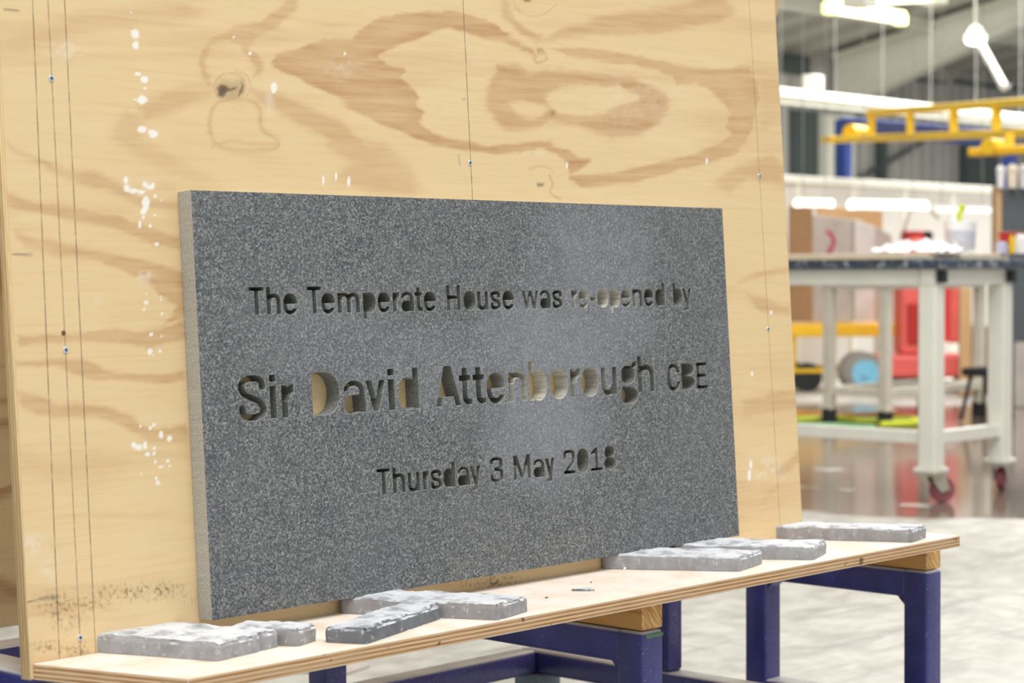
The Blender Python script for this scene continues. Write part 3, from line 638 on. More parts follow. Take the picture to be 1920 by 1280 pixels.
# left trestle: no bearer, the board and shelf sit straight on its dusty top
xl_ = on_z(0, 1252, ZBEAR-.0005).x; t = empty('blue_trestle', (xl_, YF+.03, 0)); tag(t, 'blue steel trestle with white dusty top under the left end of the board', 'trestle')
ZL = ZBEAR-.0005; lw = .055; yr = .62
boxo('top_beam', (0, 0, ZL-lw), (lw, yr, ZL), BLUE, t, bev=.006, seg=3)
for yy in (.002, yr-lw-.002):
    boxo('leg', (.001, yy, .012), (lw-.001, yy+lw, ZL-lw+.004), BLUE, t, bev=.005); boxo('foot_plate', (-.015, yy-.015, 0), (lw+.015, yy+lw+.015, .012), BLUE, t, bev=.003)
boxo('stretcher', (.001, lw, .14), (lw-.001, yr-lw, .14+lw), BLUE, t, bev=.005)
cr = on_z(20, 1212, ZL).y-(YF+.03)
boxo('cross_rail', (-.5, cr, ZL-.05), (.3, cr+.05, ZL), BLUE, t, bev=.005)
# low blue base frame behind
ck = at(974, 1214, 3.7); zf = ck.z; e = empty('blue_base_frame', (ck.x, ck.y, 0)); tag(e, 'low blue steel base frame with dusty top behind the middle trestle', 'frame')
BW = .042
boxo('rail', (-1.15, -BW, zf-BW), (0, 0, zf), BLUE, e, bev=.006, seg=3)
boxo('rail', (-BW*.02, -1.35, zf-BW), (BW, 0, zf), BLUE, e, bev=.006, seg=3)
boxo('leg', (-.01, -.055, 0), (BW+.01, .005, zf-BW), plain('grey_blue_post', (104, 118, 128), .5, .15, 14), e, bev=.004)
lx = on_x(1252, 1240, ck.x+BW*.5)
boxo('upright', (.0, lx.y-ck.y-.02, zf), (BW-.004, lx.y-ck.y+.03, ZBEAR-.09), BLUE, e, bev=.006, seg=3)
boxo('leg', (.0, -1.35, 0), (BW, -1.3, zf-BW), BLUE, e, bev=.004); boxo('leg', (-1.15, -BW, 0), (-1.10, 0, zf-BW), BLUE, e, bev=.004)

# ------------------------------------------------------------------ the leaning plywood board
PXW, PXH = BR-BL, 1.22
def to_px(X, Z):      # board-local metres -> photo pixels (vectorised), used only to lay the drawn figure of the veneer on the sheet
    s = BL+X; t = Z
    P_ = np.stack([s, YB+t*math.sin(LEAN), (ZS-H)+t*math.cos(LEAN)], -1); d = P_@FW
    return 960+F*(P_@RT)/d, 640-F*(P_@UP)/d
def sd_poly(px, py, pts):
    pts = np.array(pts, float); d = np.full(px.shape, 1e18); ins = np.zeros(px.shape, bool); n = len(pts)
    for i in range(n):
        a, b = pts[i], pts[(i+1) % n]; e = b-a; L2 = max(e@e, 1e-9)
        h = np.clip(((px-a[0])*e[0]+(py-a[1])*e[1])/L2, 0, 1)
        d = np.minimum(d, (px-a[0]-h*e[0])**2+(py-a[1]-h*e[1])**2)
        cnd = ((a[1] > py) != (b[1] > py)) & (px < (b[0]-a[0])*(py-a[1])/((b[1]-a[1]) or 1e-9)+a[0]); ins ^= cnd
    d = np.sqrt(d); return np.where(ins, -d, d)
def sd_line(px, py, pts, closed=False):
    pts = np.array(pts, float); d = np.full(px.shape, 1e18); n = len(pts)
    for i in range(n if closed else n-1):
        a, b = pts[i], pts[(i+1) % n]; e = b-a; L2 = max(e@e, 1e-9)
        h = np.clip(((px-a[0])*e[0]+(py-a[1])*e[1])/L2, 0, 1); d = np.minimum(d, (px-a[0]-h*e[0])**2+(py-a[1]-h*e[1])**2)
    return np.sqrt(d)
def vnoise(px, py, sx, sy, seed, octv=3):
    r = np.random.RandomState(seed); tot = np.zeros(px.shape); amp = 1
    for _ in range(octv):
        g = r.rand(64, 64)*2-1; u = (px/sx) % 63; v = (py/sy) % 63; i = u.astype(int); j = v.astype(int); fu = u-i; fv = v-j
        fu = fu*fu*(3-2*fu); fv = fv*fv*(3-2*fv)
        tot += amp*(g[j, i]*(1-fu)*(1-fv)+g[j, i+1]*fu*(1-fv)+g[j+1, i]*(1-fu)*fv+g[j+1, i+1]*fu*fv); amp *= .5; sx /= 2; sy /= 2
    return tot
a_ = lambda L_: [(x*.375, y*.375) for x, y in L_]                       # readings taken from three enlargements of the veneer
b_ = lambda L_: [(700+x/2.4, y/2.4) for x, y in L_]
c_ = lambda L_: [(x*.3436, 460+y*.3438) for x, y in L_]
d_ = lambda L_: [(1400+x*.2968, 380+y*.2968) for x, y in L_]
e_ = lambda L_: [(1400+x*.453, 700+y*.453) for x, y in L_]
def smooth_pts(P_, cl, n=6):
    P_ = [np.array(p, float) for p in P_]; m = len(P_); Q = []
    for i in range(m if cl else m-1):
        g = (lambda k_: P_[k_ % m]) if cl else (lambda k_: P_[min(max(k_, 0), m-1)])
        p0, p1, p2, p3 = g(i-1), g(i), g(i+1), g(i+2)
        for k_ in range(n):
            t = k_/n; Q.append(.5*((2*p1)+(-p0+p2)*t+(2*p0-5*p1+4*p2-p3)*t*t+(-p0+3*p1-3*p2+p3)*t**3))
    if not cl: Q.append(P_[-1])
    return [tuple(q) for q in Q]
DARK = [  # (polygon, strength, softness px)
 (b_([(500,460),(520,380),(560,290),(640,290),(700,330),(830,320),(950,325),(1170,335),(1220,380),(1310,420),(1330,480),(1320,520),(1200,600),(1060,620),(980,590),(860,560),(790,545),(700,580),(600,580),(540,540)]), .85, 9),
 (b_([(-430,240),(-250,190),(-100,175),(0,95),(100,60),(250,45),(400,50),(520,85),(570,135),(650,190),(720,225),(740,262),(690,235),(600,188),(500,168),(410,145),(330,120),(200,165),(60,215),(20,250),(60,300),(130,312),(150,330),(125,352),(190,400),(205,450),(200,480),(215,520),(210,550),(260,590),(330,620),(440,642),(520,660),(640,650),(780,635),(860,660),(930,700),(980,715),(960,745),(900,790),(880,735),(840,690),(760,665),(640,690),(560,697),(420,682),(300,662),(200,632),(100,572),(0,545),(-120,470),(-200,430),(-300,380),(-400,330),(-460,290)]), .8, 4),
 (b_([(800,213),(880,215),(1100,240),(1250,262),(1400,298),(1560,310),(1700,300),(1740,480),(1700,600),(1670,650),(1620,690),(1450,742),(1250,802),(1120,832),(950,845),(890,810),(900,795),(1050,782),(1100,770),(1280,732),(1450,700),(1560,650),(1610,600),(1570,570),(1600,540),(1610,500),(1570,460),(1540,430),(1500,400),(1440,375),(1380,380),(1360,350),(1290,315),(1150,282),(1000,272),(880,252)]), .6, 4),
 (b_([(1700,300),(1830,290),(1840,520),(1760,600),(1740,480)]), .35, 12),
 (b_([(780,180),(830,130),(900,100),(1000,75),(1200,50),(1400,15),(1560,-30),(1640,60),(1560,100),(1400,120),(1250,155),(1000,152),(850,162)]), .6, 10),
 (b_([(570,-20),(600,-20),(640,90),(700,140),(780,180),(740,190),(660,160),(600,100)]), .5, 6),
 (b_([(-60,640),(60,660),(180,760),(200,850),(150,880),(-20,860),(-160,800)]), .4, 16),
 (b_([(1540,820),(1640,740),(1800,700),(1850,760),(1850,840),(1700,800),(1600,860)]), .45, 10),
 # around the big knot and left part
 (a_([(1060,180),(1180,130),(1310,110),(1400,40),(1440,-20),(1500,-20),(1480,60),(1400,130),(1290,190),(1250,240),(1300,270),(1320,320),(1300,370),(1260,380),(1280,320),(1240,270),(1200,220),(1150,200),(1060,230),(1040,280),(1030,350),(1060,420),(1040,450),(1000,380),(1000,270)]), .5, 6),
 (a_([(20,190),(250,120),(420,60),(700,40),(930,20),(1000,70),(900,120),(700,120),(420,150),(250,230),(30,290)]), .35, 22),
 (a_([(700,540),(820,470),(940,425),(1060,440),(1060,480),(980,500),(850,560),(720,600)]), .45, 12),
 (a_([(560,640),(640,560),(720,600),(690,700),(820,760),(900,800),(1060,900),(960,900),(800,830),(660,760),(570,700)]), .3, 14),
 (a_([(1260,450),(1400,480),(1560,540),(1700,610),(1800,700),(1830,760),(1700,730),(1560,640),(1440,580),(1310,510)]), .55, 9),
 (a_([(1640,640),(1760,700),(1920,760),(1920,840),(1860,850),(1720,780),(1640,720)]), .45, 12),
 (a_([(20,720),(160,780),(330,860),(480,860),(600,920),(700,990),(900,1010),(900,1050),(700,1030),(560,950),(420,910),(280,860),(60,760)]), .5, 8),
 (a_([(30,960),(200,1010),(400,1040),(620,1090),(760,1150),(900,1190),(900,1250),(780,1230),(600,1160),(400,1100),(200,1070),(30,1030)]), .6, 6),
 (a_([(80,1160),(260,1200),(420,1250),(620,1290),(760,1320),(560,1320),(300,1290),(120,1240)]), .5, 8),
 (c_([(230,-30),(420,30),(640,62),(820,92),(990,150),(1010,300),(1000,400),(890,428),(940,390),(960,330),(880,282),(850,232),(780,182),(620,122),(400,62),(230,10)]), .6, 4),
 (c_([(90,500),(300,490),(500,478),(640,462),(780,470),(900,440),(1000,420),(1005,520),(900,540),(800,548),(640,532),(400,530),(260,548),(95,550)]), .55, 5),
 (c_([(90,635),(300,628),(500,630),(560,660),(620,690),(850,713),(1012,685),(1015,725),(900,750),(700,737),(480,727),(400,700),(300,665),(95,650)]), .6, 5),
 (c_([(95,790),(210,820),(330,862),(500,865),(600,885),(720,930),(750,970),(820,1000),(900,1002),(1020,975),(1035,1085),(900,1075),(800,1065),(640,965),(500,942),(300,932),(110,885)]), .55, 6),
 (c_([(110,1120),(320,1180),(520,1140),(700,1180),(560,1260),(300,1280),(120,1240)]), .28, 24),
 (d_([(-40,505),(60,450),(160,425),(275,405),(275,430),(180,450),(60,490),(-30,520)]), .4, 6),
 (d_([(0,590),(100,605),(200,640),(285,655),(290,705),(200,705),(120,700),(40,640)]), .45, 6),
 (d_([(-20,1240),(100,1215),(220,1195),(322,1185),(325,1215),(200,1240),(60,1275),(-20,1290)]), .45, 6),
 (e_([(-20,140),(60,115),(210,85),(214,140),(100,165),(-20,190)]), .45, 6),
 (e_([(120,400),(170,350),(228,305),(236,350),(180,395),(130,430)]), .5, 6),
 (e_([(50,530),(100,470),(150,440),(155,470),(100,530),(60,560)]), .35, 8),
]
HOLES = [b_([(610,455),(680,445),(740,460),(780,490),(760,520),(700,530),(640,505)]), b_([(770,430),(850,390),(980,375),(1100,380),(1190,430),(1200,445),(1100,475),(1000,520),(900,525),(820,500),(775,460)])]
RINGS = [  # closed or open drawn grain lines: (points, closed, half width, strength)
 (a_([(1050,640),(1060,560),(1100,510),(1180,495),(1270,510),(1305,560),(1310,640),(1385,700),(1370,740),(1250,750),(1150,745),(1070,710)]), True, 4.5, .5),
 (a_([(1170,540),(1210,530),(1215,555),(1180,550)]), True, 1.2, .25),
 (a_([(1060,730),(1150,700),(1280,720),(1380,715)]), False, 5, .4),
 (b_([(630,0),(650,40),(700,68),(760,62),(820,20)]), False, 1.6, .5),
 (b_([(700,140),(740,160),(790,180),(830,170),(900,120)]), False, 2.5, .45),
 (b_([(720,250),(735,278),(780,270),(770,235),(750,218),(740,240)]), False, 2.4, .6),
 (b_([(790,790),(805,830),(800,865),(850,895)]), False, 2, .6),
 (b_([(700,760),(760,745),(810,770)]), False, 2.5, .35),
 (a_([(1070,440),(1085,400),(1130,370),(1190,375),(1225,420),(1215,470),(1160,500),(1100,490)]), True, 1.6, .6),
 (a_([(1180,350),(1240,390),(1250,450),(1225,500)]), False, 1.6, .5),
 (c_([(130,640),(300,655),(480,700)]), False, 1.2, .4),
]
KNOT = [(a_([(1078,450),(1088,415),(1120,398),(1165,408),(1200,400),(1222,425),(1218,465),(1180,497),(1125,496),(1090,478)]), 5, .34), (a_([(1082,440),(1100,425),(1120,432),(1118,455),(1130,478),(1112,492),(1092,476)]), 2, .8), (a_([(1088,455),(1100,420),(1130,425),(1150,440),(1190,430),(1180,450),(1140,460),(1110,490),(1090,480)]), 2, .85), (a_([(1205,400),(1222,430),(1215,460),(1190,490),(1195,460),(1210,430)]), 1.6, .8),
        (b_([(735,825),(752,828),(768,826),(760,838),(742,840)]), 1.5, .75), (b_([(675,-10),(715,-10),(705,5),(680,6)]), 2, .8), (b_([(740,222),(765,218),(760,245),(745,240)]), 3, .35), (b_([(800,492),(818,500),(812,515),(806,520)]), 2.5, .5)]
PAINT = [(254,63,8,8),(254,84,6,8),(247,58,2,2),(259,138,6,4),(268,146,4,3),(271,148,7,7),(272,165,4,3),(265,187,10,8),(252,187,3,2),(266,242,8,7),(287,250,9,8),(246,24,1.5,1.5),(438,70,2,2),(469,100,3,3),(514,163,6,11),(646,100,2,3),
 (236,338,4,6),(238,352,5,7),(248,358,12,4),(265,360,9,3),(272,345,4,5),(280,350,8,4),(287,348,3,5),(273,382,7,14),(269,396,5,7),(291,367,3,3),(302,375,2,2),(269,408,3,3),(262,420,3,7),(282,424,3,3),(290,402,3,2),(292,457,3,3),(297,458,2,2),
 (274,567,4,4),(270,580,3,3),(301,557,2,2),(302,562,2,2),(304,588,2.5,2.5),(274,550,1.5,2),(284,627,3.5,3.5),(303,630,3,3),(281,658,4,7),(300,658,3,3),(288,665,1.5,1.5),
 (263,799,2.5,3),(282,802,3,3),(289,796,3,3),(302,815,4,7),(318,822,5,5),(259,838,7,6),(251,834,4,5),(272,835,4,8),(289,840,3.5,4),(277,851,5,4),(289,850,3,3),(291,865,3,2),(314,864,3,3),(318,874,3,2),(299,875,2,2),(304,876,2,2),(292,896,2.5,3),(296,905,4,4),(265,889,2,2),
 (1325,302,2,6),(1063,310,2,6),(654,340,3,9),(606,338,2,9),(630,330,1.5,10),(1446,585,2.5,4),(1410,700,3,5),(1408,870,3,8),(1405,890,3,10)]
MIST = [(262,352,26,12,.5),(276,350,12,10,.5),(273,518,12,12,.55),(505,190,10,22,.3),(640,130,30,22,.2),(1000,288,26,8,.3),(187,565,8,8,.25),(1430,880,30,25,.35),(60,1020,30,22,.3),(90,1070,16,26,.25),(120,95,30,20,.3),(1200,190,110,60,.10),(830,190,60,90,.05)]
NX, NZ = 800, 470; ZMAX = .895
xs_ = np.linspace(0, PXW, NX); zs_ = np.linspace(-PLY, ZMAX, NZ)
X, Z = np.meshgrid(xs_, zs_)
px, py = to_px(X, Z)
qx = px+vnoise(px, py, 60, 26, 1)*5+vnoise(px, py, 16, 6, 2)*3; qy = py+vnoise(px, py, 70, 34, 3)*4+vnoise(px, py, 14, 7, 4)*1.8
grain = np.clip((vnoise(px+py*.3, py, 420, 46, 11, 4)-.35)*.5, 0, .28)
for pts, st, sf in DARK:
    P_ = np.array(pts); m = (px > P_[:, 0].min()-60) & (px < P_[:, 0].max()+60) & (py > P_[:, 1].min()-60) & (py < P_[:, 1].max()+60)
    if not m.any(): continue
    d = sd_poly(qx[m], qy[m], pts); vv = 1/(1+np.exp(np.clip(d/(sf*.35), -30, 30)))
    vv = vv*(.72+.28*np.exp(-np.abs(np.minimum(d, 0))/14))          # darker towards the rim, as latewood is
    grain[m] = np.maximum(grain[m], min(1, .12+st*1.15)*vv)
for pts in HOLES: grain *= 1/(1+np.exp(np.clip(-sd_poly(qx, qy, pts)/2.2, -30, 30)))
for pts, cl, hw, st in RINGS:
    pts = smooth_pts(pts, cl)
    d = sd_line(px+(qx-px)*.4, py+(qy-py)*.4, pts, cl); grain = np.maximum(grain, st*np.exp(-(d/hw)**2))
grain *= .9+.25*vnoise(px, py, 90, 8, 21, 3)
knot = np.zeros(px.shape)
for pts, sf, st in KNOT: knot = np.maximum(knot, st/(1+np.exp(np.clip(sd_poly(qx*.3+px*.7, qy*.3+py*.7, pts)/sf*1.6, -30, 30))))
paint = np.zeros(px.shape); nz1 = vnoise(px, py, 7, 7, 31, 2)
for x, y, rx, ry in PAINT:
    d = ((px-x)/rx)**2+((py-y)/ry)**2; paint = np.maximum(paint, np.clip((1.25-d+nz1*.45)*1.6, 0, 1)*.95)
nz2 = vnoise(px, py, 9, 9, 41, 3)
for x, y, rx, ry, st in MIST:
    d = ((px-x)/rx)**2+((py-y)/ry)**2; paint = np.maximum(paint, np.exp(-d)*np.clip(.5+nz2, 0, 1)*st)
mould = np.zeros(px.shape)
for x, y, rx, ry, st in ((110,1138,32,26,1),(160,1130,55,13,.6),(250,1110,90,14,.75),(300,1103,45,12,.8),(120,1158,30,22,.7),(145,1218,18,12,.9),(90,1215,40,12,.7),(350,1120,40,14,.3),(640,1125,60,20,.3),(930,1093,60,14,.9)):
    mould = np.maximum(mould, st*np.exp(-((px-x)/rx)**2-((py-y)/ry)**2))
mould *= np.clip(.75+nz2*.6, 0, 1)
pencil = np.zeros(px.shape)
for pts, st, hw in (([(8,18),(22,19),(35,21)], .7, 1.8), ([(24,476),(42,477),(60,475)], .7, 1.6), ([(35,478),(60,479)], .5, 1.5), ([(52,1128),(78,1122),(112,1118)], .8, 1.8), ([(78,1122),(108,1118)], .6, 3.5), ([(868,186),(872,186)], .4, 2), ([(860,290),(862,310)], .4, 1.5)):
    pencil = np.maximum(pencil, st*np.exp(-(sd_line(px, py, pts)/hw)**2))
# mesh: dense front face over the part in view, plain box for the rest
co = np.stack([X.ravel(), np.zeros(X.size), Z.ravel()], 1); nv = co.shape[0]
i, j = np.meshgrid(np.arange(NX-1), np.arange(NZ-1)); a = (j*NX+i).ravel(); quads = np.stack([a, a+1, a+NX+1, a+NX], 1)
ex = np.array([(0, 0, PXH), (PXW, 0, PXH), (0, PLY, PXH), (PXW, PLY, PXH), (0, PLY, -PLY), (PXW, PLY, -PLY)], float)
me = bpy.data.meshes.new('plywood_board')
verts = np.vstack([co, ex]); e0 = nv
ngons = [[int(v_) for v_ in range((NZ-1)*NX, NZ*NX)] + [e0+1, e0+0], [e0+0, e0+1, e0+3, e0+2], [e0+4, e0+2, e0+3, e0+5],
         [e0+4] + [r*NX for r in range(NZ)] + [e0+0, e0+2], [e0+5, e0+3, e0+1] + [r*NX+NX-1 for r in range(NZ-1, -1, -1)], [e0+5]+[c for c in range(NX-1, -1, -1)]+[e0+4]]
loops = np.concatenate([quads.ravel()]+[np.array(g) for g in ngons]); starts = np.concatenate([np.arange(len(quads))*4, len(quads)*4+np.cumsum([0]+[len(g) for g in ngons[:-1]])]); tot = np.concatenate([np.full(len(quads), 4), [len(g) for g in ngons]])
me.vertices.add(len(verts)); me.vertices.foreach_set('co', verts.ravel()); me.loops.add(len(loops)); me.loops.foreach_set('vertex_index', loops.astype(np.int32))
me.polygons.add(len(starts)); me.polygons.foreach_set('loop_start', starts.astype(np.int32)); me.polygons.foreach_set('loop_total', tot.astype(np.int32))
mi = np.zeros(len(starts), np.int32); mi[-5] = 1; mi[-3] = 1; mi[-2] = 1; mi[-1] = 1; me.polygons.foreach_set('material_index', mi)
me.update(); me.validate()
for nm, arr in (('grain', grain), ('knot', knot), ('paint', paint), ('mould', mould), ('pencil', pencil)):
    at_ = me.attributes.new(nm, 'FLOAT', 'POINT'); at_.data.foreach_set('value', np.concatenate([arr.ravel(), np.zeros(6)]).astype(np.float32))
def m_edge_off():
    k = N('board_edge_layers'); y = k.sep()[1]; q = k.math('MULTIPLY', y, 3.5/PLY); q = k.math('ADD', q, k.math('MULTIPLY', k.noise(9, 2), .2)); fr = k.math('FRACT', q)
    st = k.mr(k.math('ABSOLUTE', k.math('SUBTRACT', fr, .5)), .2, .3); nz = k.noise(1, 4, .6, k.coord((30, 400, 30)))
    c = k.mix(st, srgb(240, 216, 170), srgb(216, 178, 120)); c = k.mix(k.mr(nz, .4, .7, 0, .5), c, srgb(196, 156, 100)); k.col(c); k.rough(.75); k.bump(nz, .3, .001); return k.m
BE = m_edge_off()
bo = link('plywood_board', me, [BOARD, BE]); bo.rotation_euler = (-LEAN, 0, 0); bo.location = (BL, YB, ZS)
tag(bo, 'large leaning pine plywood board with pencil lines and paint spots behind the slate', 'board')
# screws
def screw(x, z, r=.0042):
    bm = bmesh.new(); cyl(bm, (x, .0004, z), (x, -.0011, z), r, r*.8, 16); s_ = bmo('screw', bm, SCREW, bo, True)
    bm = bmesh.new()
    for an in (20, 110):
        box(bm, (x, -.0012, z), (r*.95, .0006, r*.28), rot=Matrix.Rotation(math.radians(an), 3, 'Y'))
    bmo('cross_recess', bm, RECESS, s_)
for x, z in ((.0649, .6471), (.0664, .342), (.0669, .0198), (.7325, .5773), (1.3969, .5807), (1.3982, .3352)): screw(x, z)
bm = bmesh.new(); cyl(bm, (.0647, .0004, .3612), (.0647, -.0006, .3612), .0028, .0028, 14); cyl(bm, (.0647, .0004, .3612), (.0647, -.0007, .3612), .0014, .0014, 10); bmo('screw_hole', bm, plain('old_screw_hole', (112, 84, 44), .8, .3, 400), bo)
# second panel behind, leaning the other way
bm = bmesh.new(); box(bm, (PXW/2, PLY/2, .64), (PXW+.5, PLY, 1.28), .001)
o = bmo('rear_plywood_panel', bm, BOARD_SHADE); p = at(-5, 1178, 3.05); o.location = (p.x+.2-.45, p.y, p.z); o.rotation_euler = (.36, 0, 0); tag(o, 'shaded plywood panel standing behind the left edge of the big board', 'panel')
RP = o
# ------------------------------------------------------------------ small chips on the shelf
def chip(x, y, L_, W_, T_, lab, m_, rz=.2):
    p = on_z(x, y, ZS); bm = bmesh.new(); n = 9; r_ = random.Random(int(x)); A_ = []
    for k_ in range(n):
        an = 2*math.pi*k_/n; A_.append((math.cos(an)*L_/2*r_.uniform(.8, 1.1), math.sin(an)*W_/2*r_.uniform(.7, 1.1)))
    lo = [bm.verts.new((a, b, 0)) for a, b in A_]; hi = [bm.verts.new((a*.9, b*.85, T_*r_.uniform(.7, 1.1))) for a, b in A_]
    bm.faces.new(lo[::-1]); bm.faces.new(hi)
    for k_ in range(n): bm.faces.new((lo[k_], lo[(k_+1) % n], hi[(k_+1) % n], hi[k_]))
    o = bmo('stone_chip', bm, m_, loc=(p.x, p.y, ZS+.0002)); o.rotation_euler = (0, 0, rz); tag(o, lab, 'chip')
chip(1095, 1107, .034, .010, .0025, 'flat grey stone chip lying in the middle of the bare shelf', STONE[2], -.72)
chip(1172, 1067, .008, .006, .004, 'tiny white crumb at the foot of the stone under the slate', PLASTIC)
chip(1025, 1121, .006, .004, .002, 'tiny dark crumb just left of the flat stone chip', STONE[2])
chip(1108, 1092, .003, .003, .0015, 'tiny dark grit speck behind the flat stone chip', STONE[2])
# ------------------------------------------------------------------ grey riven stones on the shelf
def stone(Ap, Bp, Cp, hgt, lab, m_, seed, rough=(1, 1), tilt=0, ext=(0, 0)):
    A, B, Cc = (on_z(p[0], p[1], ZS) for p in (Ap, Bp, Cp))
    ux = (B-A); uy = (Cc-B); Lx = ux.length; Ly = uy.length
    ux.normalize(); uy = (uy-ux*uy.dot(ux)*.6).normalized(); Ly = Ly
    A = A-ux*ext[0]; Lx += ext[0]; Ly += ext[1]
    o_c = A+ux*Lx/2+uy*Ly/2; nx, ny, nz_ = max(8, int(Lx/.004)), max(6, int(Ly/.003)), 8
    bm = bmesh.new(); V = {}
    def pt(i, j, k_):
        if (i, j, k_) in V: return V[(i, j, k_)]
        u, v_, w_ = i/nx, j/ny, k_/nz_
        p = A+ux*(u*Lx)+uy*(v_*Ly); z = w_*hgt
        N3 = lambda s_, q=0: mnoise.noise(Vector((p.x*s_+seed*7, p.y*s_+q, z*s_+seed)))
        out = Vector((0, 0, 0))
        if i in (0, nx): out += (ux if i else -ux)*(N3(16)*.0012*rough[0]+abs(N3(95, 3))*.0010*rough[0]-(w_ > .8)*(.0010+abs(N3(70, 9))*.0048) - max(0, mnoise.noise(Vector((p.x*150, p.y*150, seed)))-.25)*.006*rough[0])
        if j in (0, ny): out += (uy if j else -uy)*(N3(14, 5)*.0010*rough[1]+N3(90, 5)*.0004*rough[1]-(w_ > .8)*(.0006+abs(N3(70, 2))*.0024*rough[1]))
        zz = z
        if k_ == nz_:
            edge = min(u*Lx, (1-u)*Lx, v_*Ly, (1-v_)*Ly)
            zz += N3(22)*.0011 + abs(N3(60, 11))*.0015 - (.0022 if edge < .002 else 0) - (.003*max(0, N3(110, 4)-.25) if edge < .006 else 0)
            st = mnoise.noise(Vector((p.x*14+seed, p.y*30, 3)));  zz += .0009*(1 if st > .05 else 0) - (.0007 if st < -.25 else 0)
        elif k_ == nz_-1: zz = hgt*.86
        if i in (0, nx) and j in (0, ny): out -= ((ux if i else -ux)+(uy if j else -uy))*.0022
        V[(i, j, k_)] = bm.verts.new(p+out+Vector((0, 0, zz-ZS+ZS))-o_c); return V[(i, j, k_)]
    for i in range(nx):
        for j in range(ny):
            bm.faces.new((pt(i, j, nz_), pt(i+1, j, nz_), pt(i+1, j+1, nz_), pt(i, j+1, nz_)))
    bm.faces.new([pt(i, 0, 0) for i in range(nx)][::-1] + [pt(0, j, 0) for j in range(ny, 0, -1)][::-1][0:0] + []) if False else None
    for k_ in range(nz_):
        for i in range(nx):
            bm.faces.new((pt(i, 0, k_), pt(i+1, 0, k_), pt(i+1, 0, k_+1), pt(i, 0, k_+1))); bm.faces.new((pt(i+1, ny, k_), pt(i, ny, k_), pt(i, ny, k_+1), pt(i+1, ny, k_+1)))
        for j in range(ny):
            bm.faces.new((pt(0, j+1, k_), pt(0, j, k_), pt(0, j, k_+1), pt(0, j+1, k_+1))); bm.faces.new((pt(nx, j, k_), pt(nx, j+1, k_), pt(nx, j+1, k_+1), pt(nx, j, k_+1)))
    for i in range(nx):
        for j in range(ny): bm.faces.new((pt(i, j+1, 0), pt(i+1, j+1, 0), pt(i+1, j, 0), pt(i, j, 0)))
    bmesh.ops.recalc_face_normals(bm, faces=bm.faces)
    o = bmo('stone_block', bm, m_, smooth=True, loc=(o_c.x, o_c.y, ZS+.0004)); tag(o, lab, 'stone')
    return o
HS = .0195
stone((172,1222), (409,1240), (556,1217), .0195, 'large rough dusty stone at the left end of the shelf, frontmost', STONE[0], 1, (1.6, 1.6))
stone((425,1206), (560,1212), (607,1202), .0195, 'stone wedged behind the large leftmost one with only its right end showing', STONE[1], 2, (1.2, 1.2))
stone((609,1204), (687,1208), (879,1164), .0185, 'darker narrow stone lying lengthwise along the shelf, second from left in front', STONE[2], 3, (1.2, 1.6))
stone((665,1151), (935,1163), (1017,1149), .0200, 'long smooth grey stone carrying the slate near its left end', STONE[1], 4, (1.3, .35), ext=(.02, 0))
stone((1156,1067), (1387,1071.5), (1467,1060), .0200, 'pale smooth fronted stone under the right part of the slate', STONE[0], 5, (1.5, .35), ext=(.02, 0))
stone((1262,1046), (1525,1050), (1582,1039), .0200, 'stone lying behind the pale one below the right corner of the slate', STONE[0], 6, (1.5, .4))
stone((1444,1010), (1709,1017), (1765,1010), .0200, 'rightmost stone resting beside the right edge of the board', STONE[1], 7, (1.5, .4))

# ------------------------------------------------------------------ the engraved slate: letter shapes cut right through
XH = .745
def g_box(x, y, x0, y0, x1, y1): return np.maximum(np.maximum(x0-x, x-x1), np.maximum(y0-y, y-y1))
def g_ell(x, y, cx, cy, rx, ry, p=2.25): return ((np.abs((x-cx)/rx)**p+np.abs((y-cy)/ry)**p)**(1/p)-1)*min(rx, ry)
def g_poly(x, y, pts): return sd_poly(x, y, pts)
def U(*a):
    r = a[0]
    for b in a[1:]: r = np.minimum(r, b)
    return r
def I(*a):
    r = a[0]
    for b in a[1:]: r = np.maximum(r, b)
    return r
def g_stroke(x, y, pts, s, b, n=10):      # smooth stroke through points, wider across than high
    P_ = [np.array(p, float) for p in pts]; Q = []
    for i in range(len(P_)-1):
        p0 = P_[max(i-1, 0)]; p1 = P_[i]; p2 = P_[i+1]; p3 = P_[min(i+2, len(P_)-1)]
        for k_ in range(n):
            t = k_/n; Q.append(.5*((2*p1)+(-p0+p2)*t+(2*p0-5*p1+4*p2-p3)*t*t+(-p0+3*p1-3*p2+p3)*t**3))
    Q.append(P_[-1]); r = b/s
    return sd_line(x*r, y, [(q[0]*r, q[1]) for q in Q])-b/2
